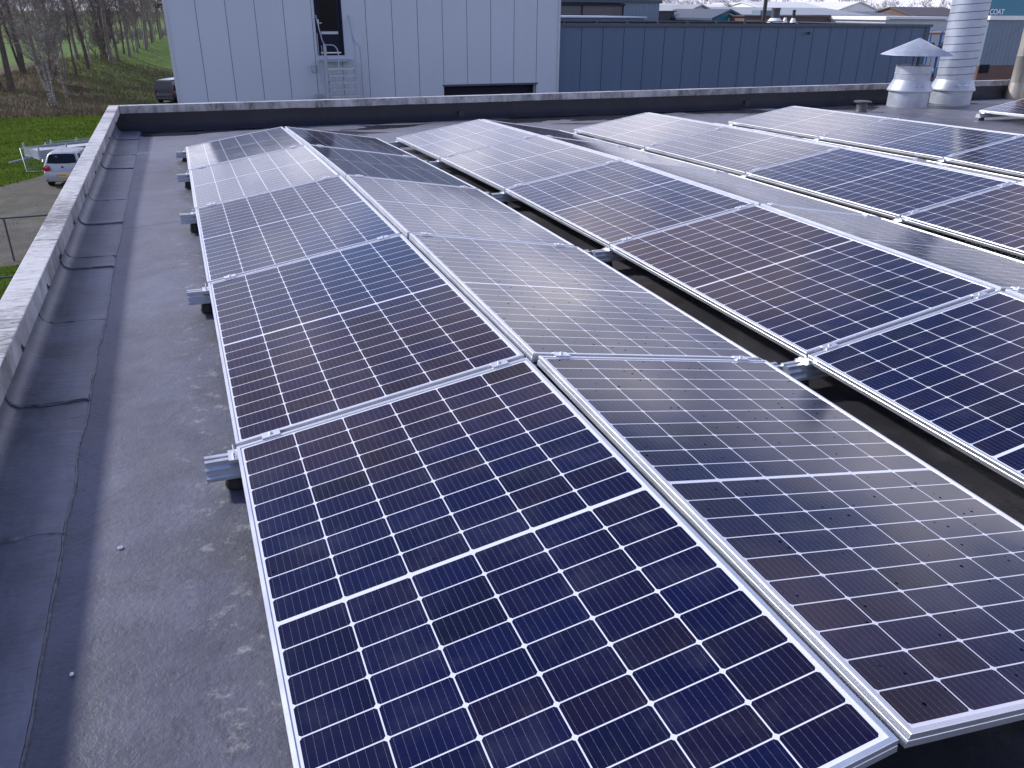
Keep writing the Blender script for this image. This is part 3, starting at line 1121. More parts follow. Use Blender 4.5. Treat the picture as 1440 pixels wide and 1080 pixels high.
# mushroom cowl vent
cx, cy = 12.07, 9.08
t = empty('cowl_vent', (cx, cy, -0.19), 'squat zinc roof vent under a wide conical rain cap', 'roof vent')
z0 = 0.19
MB().lathe([(0.333, 0.0), (0.333, 0.285)], 48).build('base_curb', M['zinc'], t)
mb = MB().lathe([(0.372, 0.262), (0.374, 0.270), (0.368, 0.295), (0.300, 0.435), (0.296, 0.445)], 48)
mb.build('storm_collar', M['zinc'], t)
mb = MB().lathe([(0.292, 0.40), (0.292, 0.54), (0.297, 0.545), (0.297, 0.555), (0.292, 0.56), (0.292, 0.675), (0.297, 0.68), (0.286, 0.682), (0.284, 0.60)], 48, caps=False)
mb.lathe([(0.0, 0.62), (0.28, 0.62)], 32, caps=False)
mb.build('throat', M['zinc'], t)
MB().lathe([(0.0, 0.621), (0.275, 0.621)], 32, caps=False).build('throat_opening', M['black'], t)
for k in range(4):
    a = R(35 + 90 * k)
    MB().box(-0.012, 0.012, -0.003, 0.003, 0.60, 0.90).build('cap_strut', M['dark_metal'], t)
    o = bpy.context.scene.collection.objects[-1]
    o.location = (0.24 * math.cos(a), 0.24 * math.sin(a), 0)
    o.rotation_euler = (0, 0, a + PI / 2)
mb = MB().lathe([(0.575, 0.846), (0.578, 0.850), (0.575, 0.856), (0.30, 0.985), (0.02, 1.115), (0.0, 1.118)], 56, caps=False)
mb.lathe([(0.572, 0.846), (0.29, 0.976), (0.0, 1.108)], 56, caps=False)
mb.build('rain_cap', M['zinc'], t)
mb = MB()
for a_, z in ((R(230), 0.47), (R(250), 0.36), (R(262), 0.36), (R(236), 0.36)):
    rr = 0.30 if z > 0.4 else 0.345
    mb.box(rr * math.cos(a_) - 0.03, rr * math.cos(a_) + 0.03, rr * math.sin(a_) - 0.012, rr * math.sin(a_) + 0.01, z, z + 0.012)
mb.build('collar_latch', M['steel'], t)

# tall spiral duct
cx, cy = 13.26, 9.24
t = empty('spiral_duct', (cx, cy, -0.19), 'tall spiral-seamed ventilation duct rising out of the frame', 'duct')
MB().lathe([(0.345, 0.0), (0.345, 0.26)], 48).build('base_curb', M['zinc'], t)
MB().lathe([(0.380, 0.235), (0.382, 0.243), (0.376, 0.27), (0.318, 0.405), (0.312, 0.42)], 48).build('storm_collar', M['zinc'], t)
MB().lathe([(0.308, 0.38), (0.308, 3.9), (0.318, 3.905), (0.318, 3.94), (0.308, 3.945)], 64).build('duct_pipe', M['duct'], t)
mb = MB()
pts = []
for i in range(27 * 40):
    a = 2 * PI * i / 40
    pts.append((0.309 * math.cos(a), 0.309 * math.sin(a), 0.43 + 0.128 * i / 40))
mb.tube(pts, 0.0055, 5)
mb.build('spiral_seam', M['dark_metal'], t)  # dark metal puts the ridges' shadow lines into the seam's colour
mb = MB()
for a_ in (R(238), R(262)):
    mb.box(0.35 * math.cos(a_) - 0.06, 0.35 * math.cos(a_) + 0.06, 0.35 * math.sin(a_) - 0.02, 0.35 * math.sin(a_) + 0.012, 0.325, 0.345)
mb.build('collar_latch', M['steel'], t)

# rust-stained flue
t = empty('flue_pipe', (15.36, 9.60, -0.19), 'slender rust-stained metal flue right of the spiral duct', 'flue')
MB().lathe([(0.195, 0.0), (0.190, 0.02), (0.140, 0.27), (0.137, 0.29)], 32).build('cone_base', M['flue'], t)
MB().lathe([(0.136, 0.27), (0.136, 0.76), (0.140, 0.765), (0.140, 0.78), (0.134, 0.785), (0.134, 1.39), (0.150, 1.395), (0.150, 1.42), (0.140, 1.43), (0.140, 2.6)], 32).build('flue_section', M['flue'], t)
MB().lathe([(0.142, 1.66), (0.146, 1.66), (0.36, 1.86), (0.36, 1.868), (0.146, 1.67)], 36, caps=False).build('flared_collar', M['zinc'], t)
MB().tube([(-0.13, -0.02, 1.42), (-2.0, -0.45, -0.02 + 0.55)], 0.004, 6).build('guy_wire', M['dark_metal'], t)

# low pot vent
t = empty('pot_vent', (10.6, 8.6, -0.19), 'small dark grey pot vent standing alone on the felt', 'roof vent')
MB().lathe([(0.115, 0.0), (0.095, 0.015), (0.088, 0.03), (0.088, 0.145), (0.10, 0.15)], 28).build('vent_body', M['dark_metal'], t)
MB().lathe([(0.135, 0.152), (0.142, 0.158), (0.140, 0.172), (0.10, 0.180), (0.0, 0.182)], 28, caps=False).build('vent_lid', M['dark_metal'], t)


# ================================================================ NEIGHBOURING HALLS
def joints_mesh(xs, y, z0, z1, wd=0.012):
    mb = MB()
    for x in xs:
        mb.box(x - wd, x + wd, y - 0.004, y + 0.004, z0, z1)
    return mb


FY = 30.5
FX0, FX1 = 0.04, 14.97
TOPZ = 3.0
hall = empty('grey_hall', (FX0, FY, GZ), 'tall pale grey clad hall with a dark upper door and outside stairs', 'building')


def put(o, parent):
    """parent an object built in world coordinates"""
    o.parent = parent
    o.location = (o.location[0] - parent.location[0], o.location[1] - parent.location[1], o.location[2] - parent.location[2])
    return o


GX0, GX1, GZT = 10.0, 13.99, -1.47      # loading opening
DX0, DX1, DZ0 = 5.12, 6.12, -0.27       # door
mb = MB()
for a, b, c, d in ((FX0, DX0, GZ, TOPZ), (DX0, DX1, GZ, DZ0), (DX0, DX1, 2.05, TOPZ), (DX1, GX0, GZ, TOPZ), (GX0, GX1, GZT, TOPZ), (GX1, FX1, GZ, TOPZ)):
    mb.quad((a, FY, c), (b, FY, c), (b, FY, d), (a, FY, d))
mb.quad((FX0, FY, GZ), (FX0, FY, TOPZ), (FX0, 62, TOPZ), (FX0, 62, GZ))
mb.quad((FX1, FY, GZ), (FX1, 62, GZ), (FX1, 62, TOPZ), (FX1, FY, TOPZ))
mb.quad((FX0, 62, GZ), (FX0, 62, TOPZ), (FX1, 62, TOPZ), (FX1, 62, GZ))
for x in (DX0, DX1):
    mb.quad((x, FY, DZ0), (x, FY + 0.12, DZ0), (x, FY + 0.12, 2.05), (x, FY, 2.05))
for x in (GX0, GX1):
    mb.quad((x, FY, GZ), (x, FY + 0.5, GZ), (x, FY + 0.5, GZT), (x, FY, GZT))
mb.quad((GX0, FY, GZT), (GX1, FY, GZT), (GX1, FY + 0.5, GZT), (GX0, FY + 0.5, GZT))
put(mb.build('wall', M['grey_clad'], None, False), hall)
put(MB().box(FX0 - 0.06, FX1 + 0.06, FY - 0.06, 62.06, TOPZ, TOPZ + 0.14).build('roof', M['grey_panel']), hall)
mb = MB()
for k in range(1, 15):
    x = FX0 + k * 0.9953
    if DX0 - 0.05 < x < DX1 + 0.05:
        mb.box(x - 0.007, x + 0.007, FY - 0.004, FY + 0.002, GZ, DZ0 - 0.2)
    elif GX0 + 0.1 < x < GX1 - 0.1:
        mb.box(x - 0.007, x + 0.007, FY - 0.004, FY + 0.002, GZT + 0.08, TOPZ)
    else:
        mb.box(x - 0.007, x + 0.007, FY - 0.004, FY + 0.002, GZ, TOPZ)
put(mb.build('panel_joint', M['groove']), hall)
put(MB().box(FX0 - 0.05, FX0 + 0.05, FY - 0.03, FY + 0.1, GZ, TOPZ - 0.01).build('corner_trim', M['pale_wall']), hall)
put(MB().box(FX1 - 0.06, FX1 + 0.03, FY - 0.03, FY + 0.1, GZ, TOPZ - 0.01).build('corner_trim', M['pale_wall']), hall)
d = put(MB().box(GX0 + 0.002, GX1 - 0.002, FY + 0.35, FY + 0.42, GZ, GZT - 0.003).build('loading_door', M['door']), hall)
mb = MB()
mb.box(GX0 - 0.06, GX1 + 0.06, FY - 0.03, FY - 0.001, GZT, GZT + 0.07)
put(mb.build('door_lintel', M['blue_trim']), hall)
# upper door
dr = put(MB().box(DX0 + 0.06, DX1 - 0.06, FY + 0.06, FY + 0.11, DZ0 + 0.05, 2.0).build('door', M['door']), hall)
mb = MB()
mb.box(0, 0.06, 0, 0.10, 0, 2.32)
mb.box(DX1 - DX0 - 0.06, DX1 - DX0, 0, 0.10, 0, 2.32)
mb.box(0.06, DX1 - DX0 - 0.06, 0, 0.099, 2.26, 2.32)
mb.box(0.06, DX1 - DX0 - 0.06, -0.01, 0.099, 0, 0.05)
fr = mb.build('door_frame', M['door'], hall)
fr.location = (DX0 - FX0, -0.012, DZ0 - GZ)


def sub(mb, name, mat, parent, world):
    """sub-part whose vertices were given in world coordinates"""
    o = mb.build(name, mat)
    o.parent = parent
    o.location = (-world[0], -world[1], -world[2])
    return o


HW = (FX0, FY, GZ)      # world origin of the hall's empty: parts made by put() keep their vertices in world space
def sub_w(mb, name, mat, parent):
    o = mb.build(name, mat)
    o.parent = parent          # parent is itself offset by -origin, so world vertices fit
    return o


sub_w(MB().box(DX0 + 0.20, DX1 - 0.20, FY + 0.045, FY + 0.058, 0.62, 1.85), 'window_pane', M['dark_pane'], dr)
sub_w(MB().box(DX0 + 0.20, DX1 - 0.18, FY + 0.03, FY + 0.058, 0.46, 0.55), 'letter_rail', M['pale_wall'], dr)
mb = MB()
mb.box(DX0 + 0.10, DX0 + 0.135, FY + 0.045, FY + 0.058, 0.66, 0.96)
mb.tube([(DX0 + 0.117, FY + 0.05, 0.84), (DX0 + 0.117, FY - 0.01, 0.84), (DX0 + 0.24, FY - 0.01, 0.84)], 0.012, 8)
sub_w(mb, 'handle', M['white'], dr)
sub_w(MB().box(DX0 + 0.12, DX1 - 0.12, FY + 0.02, FY + 0.058, DZ0 + 0.07, DZ0 + 0.11), 'kick_strip', M['alu'], dr)
# wall lamp at the corner
mb = MB()
mb.box(FX0 - 0.22, FX0 - 0.06, FY + 0.0, FY + 0.14, 1.36, 1.44)
mb.box(FX0 - 0.26, FX0 - 0.14, FY + 0.02, FY + 0.12, 1.30, 1.36)
put(mb.build('wall_lamp', M['black']), hall)

# outside stairs with a central pole and sweeping handrails
st = empty('outside_stairs', (5.25, FY, GZ), 'galvanised steel stairs with curved handrails below the upper door of the grey hall', 'stairs')
sx, sz = 5.25, GZ
n = 20
mb_list = []
MB().box(-0.06, 1.02, -0.62, -0.02, 6.34, 6.39).build('landing', M['stair_steel'], st)
step_w = 0.96
zt = 6.34
for k in range(1, n + 1):
    z = zt - 0.235 * k
    if z < 0.15:
        break
    y = -0.62 - 0.03 - 0.055 * k
    o = MB().box(0.06, 0.06 + step_w, y - 0.20, y + 0.03, z, z + 0.035)
    o.box(0.06, 0.06 + step_w, y - 0.21, y - 0.201, z - 0.02, z + 0.036)
    o.build('tread', M['steel'], st)
yy = -0.90
MB().tube([(0.0, yy, 0.0), (0.0, yy, 6.95)], 0.055, 12).build('pole', M['stair_steel'], st)
for x in (1.06,):
    mb = MB()
    mb.tube([(x, -0.62, 6.4), (x, -2.0, 0.3)], 0.03, 8)
    mb.build('stringer', M['stair_steel'], st)


def rail_tube(pts, r=0.02):
    # smooth the polyline a little
    P = [Vector(p) for p in pts]
    for _ in range(3):
        Q = [P[0]]
        for a, b in zip(P[:-1], P[1:]):
            Q += [a.lerp(b, 0.25), a.lerp(b, 0.75)]
        Q.append(P[-1])
        P = Q
    return MB().tube(P, r, 8)


rail_tube([(-0.10, -0.05, 7.9), (0.0, -0.5, 7.0), (0.0, -0.95, 6.95)]).build('handrail', M['stair_steel'], st)
rail_tube([(0.0, -0.95, 6.93), (0.42, -1.05, 6.92), (0.44, -1.15, 6.4), (0.30, -1.3, 5.7), (0.0, -1.4, 5.2), (-0.1, -1.4, 4.2)]).build('handrail', M['stair_steel'], st)
rail_tube([(1.10, -0.05, 7.9), (1.10, -0.6, 6.98), (1.10, -0.9, 6.94), (1.02, -1.2, 6.4), (0.55, -1.5, 5.75), (-0.2, -1.7, 5.1), (-0.9, -1.6, 4.7)]).build('handrail', M['stair_steel'], st)
rail_tube([(1.10, -0.05, 7.88), (1.14, -0.5, 7.0), (1.36, -0.6, 6.9), (1.36, -0.6, 5.0)]).build('handrail', M['stair_steel'], st)
for x, y, a, b in ((1.10, -0.9, 5.7, 6.94), (1.36, -0.6, 5.2, 6.9), (1.30, -0.75, 5.2, 6.2), (-0.14, -0.3, 5.6, 7.3), (-0.08, -0.7, 5.0, 6.9), (0.35, -1.65, 4.1, 5.5), (0.62, -1.65, 4.1, 5.6), (0.90, -1.6, 4.1, 5.9), (1.10, -1.5, 4.1, 6.0)):
    MB().tube([(x, y, a), (x, y, b)], 0.013, 6).build('baluster', M['stair_steel'], st)
MB().box(-0.42, -0.26, -0.12, -0.003, 5.95, 6.20).build('wall_bracket', M['stair_steel'], st)
MB().box(-0.40, -0.1, -0.5, -0.003, 5.10, 5.16).build('wall_bracket', M['stair_steel'], st)

# blue-grey hall
BY = 30.95
BX0, BX1, BT = 14.99, 35.4, 0.84
bh = empty('blue_hall', (BX0, BY, GZ), 'long low blue-grey clad hall with a dark roof edge, right of the grey hall', 'building')
mb = MB()
mb.box(BX0, BX1, BY, 46, GZ, BT - 0.12)
put(mb.build('wall', M['blue_clad']), bh)
mb = MB()
mb.box(BX0 - 0.0, BX1 + 0.08, BY - 0.10, BY + 0.05, BT - 0.12, BT)
mb.box(BX1 - 0.06, BX1 + 0.08, BY + 0.05, 46.0, BT - 0.121, BT - 0.001)
put(mb.build('roof_edge', M['blue_trim']), bh)
put(MB().box(BX0 + 0.01, BX1 - 0.061, BY + 0.051, 46, BT - 0.119, BT - 0.06).build('roof', M['roof_black']), bh)
mb = MB()
k = 0
x = BX0 + 0.22
while x < BX1 - 0.3:
    mb.box(x - 0.010, x + 0.010, BY - 0.006, BY + 0.002, GZ, BT - 0.121)
    x += 1.003
put(mb.build('panel_joint', M['groove']), bh)
put(MB().box(BX0 + 0.0, BX0 + 0.12, BY - 0.05, BY - 0.007, GZ, BT - 0.125).build('corner_trim', M['groove']), bh)
put(MB().box(BX1 - 0.28, BX1 + 0.02, BY - 0.03, BY - 0.007, GZ, BT - 0.125).build('corner_trim', M['blue_trim']), bh)
# guard rail laid behind the roof edge
mb = MB()
mb.box(BX0 + 0.02, 27.6, BY + 1.4, BY + 1.5, BT + 0.055, BT + 0.10)
for k in range(9):
    x = BX0 + 1.0 + k * 1.55
    mb.box(x - 0.05, x + 0.05, BY + 1.3, BY + 1.39, BT - 0.06, BT + 0.09)
put(mb.build('roof_rail', M['dark_metal']), bh)
t = MB()
t.lathe([(0.06, 0), (0.06, 0.05), (0.09, 0.06), (0.05, 0.12)], 10)
o = t.build('wall_lamp', M['black'], bh)
o.location = (27.9 - BX0, -0.13, BT - 0.45 - GZ)


def text_mesh(s, size, mat, name, parent, loc, rot=(PI / 2, 0, 0), ext=0.01):
    cu = bpy.data.curves.new(name, 'FONT')
    cu.body = s
    cu.size = size
    cu.extrude = ext
    cu.offset = size * 0.012
    tmp = bpy.data.objects.new(name, cu)
    col.objects.link(tmp)
    dg = bpy.context.evaluated_depsgraph_get()
    me = bpy.data.meshes.new_from_object(tmp.evaluated_get(dg))
    bpy.data.objects.remove(tmp)
    me.materials.clear()
    me.materials.append(mat)
    o = bpy.data.objects.new(name, me)
    col.objects.link(o)
    o.parent = parent
    o.location = loc
    o.rotation_euler = rot
    return o


# small chimneys on the blue hall
def chimney(x, y, z0, z1, r, label, capmat, name='chimney', collar=True):
    t = empty(name, (x, y, z0), label, 'chimney')
    MB().lathe([(r, 0), (r, z1 - z0 - 0.08), (r * 1.12, z1 - z0 - 0.075), (r * 1.12, z1 - z0), (r * 0.8, z1 - z0 + 0.01)], 20).build('pipe', capmat, t)
    if collar:
        MB().lathe([(r * 1.9, 0.0), (r * 1.7, 0.08), (r * 1.2, 0.22), (r * 1.02, 0.24)], 20).build('collar', M['white'], t)
    return t


ZR = BT - 0.055
chimney(32.2, 40, ZR, 2.1, 0.11, 'tall thin black chimney pipe behind the roof edge of the blue hall', M['black'], collar=False)
chimney(33.0, 40, ZR, 1.56, 0.24, 'stout black chimney pipe behind the roof edge of the blue hall', M['dark_metal'])
chimney(34.3, 40, ZR, 1.46, 0.09, 'thin black chimney pipe with a white foot behind the roof edge of the blue hall', M['black'])
chimney(33.72, 40, ZR, 1.05, 0.07, 'short white vent pipe between two black chimneys on the blue hall', M['white'], name='vent_pipe')

# buildings beyond
def block(name, label, x0, x1, y0, y1, top, mat, rim=None, roofm=None):
    t = empty(name, (x0, y0, GZ), label, 'building')
    put(MB().box(x0, x1, y0, y1, GZ, top).build('wall', mat), t)
    if roofm:
        put(MB().box(x0 - 0.15, x1 + 0.15, y0 - 0.15, y1 + 0.15, top, top + (rim or 0.25)).build('roof', roofm), t)
    return t


def gable(name, label, x0, x1, y0, y1, eave, ridge, wallm, roofm, along='y', over=0.3):
    """along = axis of the ridge"""
    t = empty(name, (x0, y0, GZ), label, 'building')
    mb = MB()
    if along == 'y':
        xm = (x0 + x1) / 2
        mb.prism([(x0, GZ), (x1, GZ), (x1, eave), (xm, ridge), (x0, eave)], 'y', y0, y1)
        put(mb.build('wall', wallm), t)
        s = (ridge - eave) / (xm - x0)
        mb = MB()
        mb.prism([(x0 - over, eave - s * over + 0.03), (xm, ridge + 0.03), (x1 + over, eave - s * over + 0.03), (x1 + over, eave - s * over + 0.2), (xm, ridge + 0.2), (x0 - over, eave - s * over + 0.2)], 'y', y0 - 0.2, y1 + 0.2)
    else:
        ym = (y0 + y1) / 2
        mb.prism([(y0, GZ), (y1, GZ), (y1, eave), (ym, ridge), (y0, eave)], 'x', x0, x1)
        put(mb.build('wall', wallm), t)
        s = (ridge - eave) / (ym - y0)
        mb = MB()
        mb.prism([(y0 - over, eave - s * over + 0.03), (ym, ridge + 0.03), (y1 + over, eave - s * over + 0.03), (y1 + over, eave - s * over + 0.2), (ym, ridge + 0.2), (y0 - over, eave - s * over + 0.2)], 'x', x0 - 0.2, x1 + 0.2)
    put(mb.build('roof', roofm), t)
    return t


t = block('panelled_building', 'dark grey panelled flat building behind the left end of the blue hall', 24.0, 38.3, 62, 74, 1.95, M['grey_panel'], 0.25, M['blue_trim'])
mb = MB()
mb.box(24.0, 35.0, 61.8, 61.99, 1.74, 1.86)
for x in (31.2, 34.9):
    mb.box(x - 0.05, x + 0.05, 61.94, 61.99, GZ, 1.73)
put(mb.build('dark_trim', M['groove']), t)
put(MB().box(24.4, 34.6, 61.9, 61.99, 1.87, 1.949).build('window_band', M['car_glass']), t)
put(MB().box(34.96, 38.25, 61.95, 61.99, GZ, 1.94).build('side_panel', M['blue_clad2']), t)
t = block('blue_shed', 'bright blue flat shed roof edge just above the left part of the blue hall', 21.0, 28.9, 48, 54, 0.93, M['blue_sheet'], 0.09, M['pale_wall'])
block('grey_cabin', 'small dark grey flat cabin beside the panelled building', 39.5, 41.0, 64, 68, 1.30, M['dark_metal'], 0.1, M['blue_trim'])
t = gable('gabled_house', 'light grey house with a pale sloping roof and dark window slits', 47.6, 54.2, 75, 92, 0.50, 1.85, M['pale_wall'], M['grey_roof'])
mb = MB()
mb.box(50.2, 50.6, 74.94, 74.99, 0.2, 1.2)
mb.box(51.0, 51.4, 74.94, 74.99, 0.2, 1.4)
put(mb.build('window', M['car_glass']), t)
gable('white_roofed_shed', 'low pale roof sloping beside the grey gabled house', 44.0, 50.0, 79, 97, 0.45, 1.72, M['pale_wall'], M['pale_roof'])
t = gable('teal_gabled_shed', 'teal shed gable with a pale green strip', 40.8, 44.1, 58, 66, 0.72, 1.36, M['teal'], M['blue_trim'], over=0.1)
put(MB().prism([(42.35, 0.6), (43.1, 0.6), (43.3, 0.98), (42.5, 1.22)], 'y', 57.95, 57.99).build('green_panel', M['green_sheet']), t)
gable('long_white_hall', 'far long hall with a bright pale roof behind the grey gabled house', 76, 90.3, 120, 135, 1.55, 2.35, M['pale_wall'], M['pale_roof'], 'x')
gable('grey_roofed_hall', 'long low hall with a mid grey sheet roof and small rooflights', 56.0, 77.5, 80, 96, 0.95, 1.70, M['pale_wall'], M['grey_roof'], 'x')
t = block('brick_building', 'long flat brown brick building behind the blue hall', 42.5, 58.8, 56, 68, 1.02, M['brick'], 0.10, M['dark_metal'])
o = block('blue_cabin', 'tiny pale blue cabin on the brick building roof', 46.2, 47.6, 59, 60.2, 1.48, M['blue_clad2'])
gable('white_gabled_hall', 'white hall with a broad pale roof and its gable end turned right', 98.2, 108.5, 110, 150, 1.35, 2.85, M['white'], M['pale_roof'])
gable('white_ridge_hall', 'white roofed hall in line with the white gable, left of it', 86.0, 98.0, 110, 124, 1.55, 2.72, M['white'], M['pale_roof'], 'x')
gable('blue_roofed_hall', 'low blue-grey roof right of the white gable', 80.2, 86.5, 84, 96, 0.85, 1.35, M['pale_wall'], M['blue_trim'], 'x')
gable('far_white_hall', 'far low white hall right of the white gable', 124, 138, 130, 150, 1.2, 2.2, M['white'], M['pale_roof'], 'x')
gable('tile_roofed_house', 'house with a dark tiled roof and small rooflights left of the spiral duct', 94.6, 104.5, 90, 99, 0.95, 2.0, M['brick'], M['purple_roof'], 'x')
t = block('white_flat_building', 'flat white-rimmed blue-grey building behind the storage racks', 51.0, 60.0, 50, 66, 0.86, M['pale_wall'], 0.26, M['white'])
mb = MB()
mb.box(51.2, 56.8, 49.80, 49.849, 0.90, 0.94)
put(mb.build('rim_line', M['blue_trim']), t)
mb = MB()
mb.box(52.6, 54.4, 49.9, 49.99, -1.2, -0.1)
put(mb.build('loading_opening', M['groove']), t)

# storage racking in the yard
t = empty('storage_rack', (46.9, 42, GZ), 'blue and orange pallet rack full of goods beyond the end of the blue hall', 'rack')
for x in (0.0, 1.35, 2.7):
    for y in (0, 0.9):
        MB().box(x - 0.05, x + 0.05, y - 0.05, y + 0.05, 0, 7.1).build('upright', M['blue_post'], t)
for z in (2.3, 4.0, 5.5, 6.85):
    MB().box(0.051, 2.649, -0.045, 0.045, z, z + 0.14).build('beam', M['orange'], t)
    MB().box(0.051, 2.649, -0.03, 0.93, z + 0.141, z + 0.16).build('shelf_deck', M['pale_wall'], t)
for z, nm in ((2.461, 3), (4.161, 4), (5.661, 4)):
    for k in range(nm):
        mt = rnd.choice([M['dark_metal'], M['black'], M['pale_wall'], M['brick']])
        c = MB().lathe([(0.05, 0), (0.27, 0.01), (0.27, 0.6), (0.2, 0.68), (0.05, 0.7)], 14)
        o = c.build('drum', mt)
        o.location = (47.25 + k * 0.65, 42.4, GZ + z)
        o.scale = (1, 1, rnd.uniform(0.7, 1.2))
        tag(o, '%s drum on the %s shelf of the blue and orange rack' % ({'dark_metal': 'grey', 'black': 'black', 'pale_wall': 'pale', 'brick': 'brown'}[[a for a in M if M[a] == mt][0]] , {3: 'second', 4: 'third'}[nm] if z < 5 else 'fourth') , 'drum', 'drums stored on the rack')

# hall with the sign
SY = 34.0
t = empty('sign_hall', (40.6, SY, GZ), 'pale blue-grey corrugated hall behind the flue', 'building')
put(MB().box(42.9, 56.0, SY, 36.5, -1.35, 1.03).build('wall', M['blue_clad2']), t)
put(MB().box(42.9, 56.0, SY + 0.01, 36.49, GZ, -1.352).build('plinth', M['brick']), t)
put(MB().box(43.0, 43.7, SY - 0.04, SY - 0.001, -1.75, -1.30).build('window', M['car_glass']), t)
put(MB().box(42.8, 56.1, SY - 0.10, 36.6, 1.031, 1.25).build('roof', M['white']), t)
t = empty('sign_building', (41.0, SY + 1.2, 1.251), 'teal upper storey above the corrugated hall, with white lettering', 'building')
put(MB().box(42.95, 55.5, SY + 0.6, 36.4, 1.252, 4.2).build('wall', M['teal']), t)
s = text_mesh('COAT', 0.40, M['white'], 'sign_lettering', t, (2.40, -0.66, 0.06))


# ================================================================ YARD OBJECTS
# silver hatchback seen from behind
def car(loc, rz, paint, label, dims, van=False):
    L, W_, H = dims
    t = empty('parked_van' if van else 'parked_car', loc, label, 'van' if van else 'car', None, rz)
    # local: y forwards, rear bumper at y=0; sections of the lower body and the cabin
    def sec(y, hw, z0, z1, tuck, n=7):
        r = []
        pr = [(hw * 0.86, z0), (hw * 0.98, z0 + 0.10), (hw, z0 + 0.3 * (z1 - z0) + 0.04), (hw * 0.995, z0 + 0.65 * (z1 - z0)), (hw * (1 - tuck * 0.4), z1 - 0.05), (hw * (1 - tuck), z1)]
        return [(x, y, z) for x, z in pr] + [(-x, y, z) for x, z in reversed(pr)]
    hw = W_ / 2
    if not van:
        lower = [(0.0, 0.80, 0.33, 0.60, 0.10), (0.02, 0.93, 0.27, 0.68, 0.06), (0.10, 0.97, 0.24, 0.74, 0.05), (0.14, 0.975, 0.23, 0.90, 0.06), (0.35, 0.99, 0.21, 0.97, 0.07), (1.0, 1.0, 0.20, 0.96, 0.06),
                 (2.1, 1.0, 0.20, 0.93, 0.06), (3.0, 1.0, 0.20, 0.90, 0.07), (3.6, 0.97, 0.21, 0.80, 0.10), (4.0, 0.90, 0.24, 0.68, 0.14), (L, 0.74, 0.30, 0.56, 0.2)]
        cab = [(0.16, 0.86, 0.90, 0.92), (0.24, 0.84, 0.90, 1.08), (0.36, 0.78, 0.93, 1.30), (0.46, 0.74, 0.93, 1.41), (0.60, 0.72, 0.93, H - 0.03), (1.3, 0.72, 0.93, H), (2.1, 0.71, 0.92, H - 0.03), (2.6, 0.72, 0.91, 1.30), (3.05, 0.80, 0.90, 1.02), (3.25, 0.84, 0.88, 0.90)]
    else:
        lower = [(0.0, 0.92, 0.36, 0.95, 0.04), (0.05, 0.96, 0.30, 1.05, 0.03), (0.5, 1.0, 0.25, 1.08, 0.03), (2.5, 1.0, 0.25, 1.08, 0.03), (3.9, 1.0, 0.25, 1.06, 0.04), (4.5, 0.96, 0.28, 0.95, 0.08), (L, 0.80, 0.34, 0.72, 0.15)]
        cab = [(0.05, 0.94, 1.02, 1.06), (0.08, 0.92, 1.02, 1.50), (0.14, 0.87, 1.02, H - 0.06), (0.3, 0.86, 1.02, H - 0.01), (1.5, 0.86, 1.02, H), (3.0, 0.86, 1.02, H - 0.03), (3.5, 0.87, 1.02, 1.6), (4.1, 0.9, 1.0, 1.1), (4.3, 0.9, 0.98, 1.0)]
    mb = MB()
    mb.loft([sec(y * 1.0, hw * k, z0, z1, tk) for y, k, z0, z1, tk in lower], True, True, True)
    def csec(y, k, z0, z1):
        xb, xt = hw * min(0.96, k + (0.12 if not van else 0.06)), hw * k
        zz = z1 - z0
        pr = [(xb, z0), (xb * 0.99, z0 + 0.1 * zz), (xt * 1.02 + (xb - xt) * 0.3, z0 + 0.6 * zz), (xt, z0 + 0.85 * zz), (xt * 0.9, z0 + 0.97 * zz), (xt * 0.6, z1), (0.0001, z1 + 0.005)]
        return [(x, y, z) for x, z in pr] + [(-x, y, z) for x, z in reversed(pr)]
    mb.loft([csec(*c) for c in cab], True, True, True)
    body = mb.build('body', paint, t)
    # rear window and side windows sit just proud of the cabin skin
    def patch(pts, name, mat, off):
        c = Vector(off)
        P = [Vector(p) + c for p in pts]
        Q = [p - c * 2.2 for p in P]
        n = len(P)
        return MB().add([*P, *Q], [tuple(range(n)), tuple(reversed(range(n, 2 * n)))] + [(i, (i + 1) % n, n + (i + 1) % n, n + i) for i in range(n)]).build(name, mat, t)
    if not van:
        patch([(-0.66, 0.245, 1.02), (-0.3, 0.215, 1.00), (0.3, 0.215, 1.00), (0.66, 0.245, 1.02), (0.57, 0.455, 1.36), (0.3, 0.44, 1.385), (-0.3, 0.44, 1.385), (-0.57, 0.455, 1.36)], 'rear_window', M['car_glass'], (0, -0.045, 0.02))
        for s in (-1, 1):
            patch([(s * 0.735, 0.60, 1.06), (s * 0.745, 1.6, 1.03), (s * 0.675, 1.6, 1.39), (s * 0.68, 0.75, 1.36)], 'side_window', M['car_glass'], (s * 0.035, 0, 0.0))
            patch([(s * 0.745, 1.68, 1.03), (s * 0.76, 2.75, 1.00), (s * 0.68, 2.2, 1.36), (s * 0.675, 1.68, 1.39)], 'side_window', M['car_glass'], (s * 0.035, 0, 0.0))
            mb = MB().lathe([(0.0, 0.0), (0.13, 0.0), (0.15, 0.02), (0.14, 0.045), (0.0, 0.06)], 24, caps=False)
            o = mb.build('tail_lamp', M['red_lens'], t)
            o.rotation_euler = (R(90), 0, 0)
            o.location = (s * 0.70, 0.095, 0.83)
            o.scale = (1.1, 0.85, 1.6)
            mb = MB()
            mb.box(-0.05, 0.10, -0.06, 0.06, -0.06, 0.07)
            o = mb.build('wing_mirror', paint, t)
            o.location = (s * 0.93 - (0.05 if s > 0 else 0), 2.55, 1.0)
            bevel(o, 0.02)
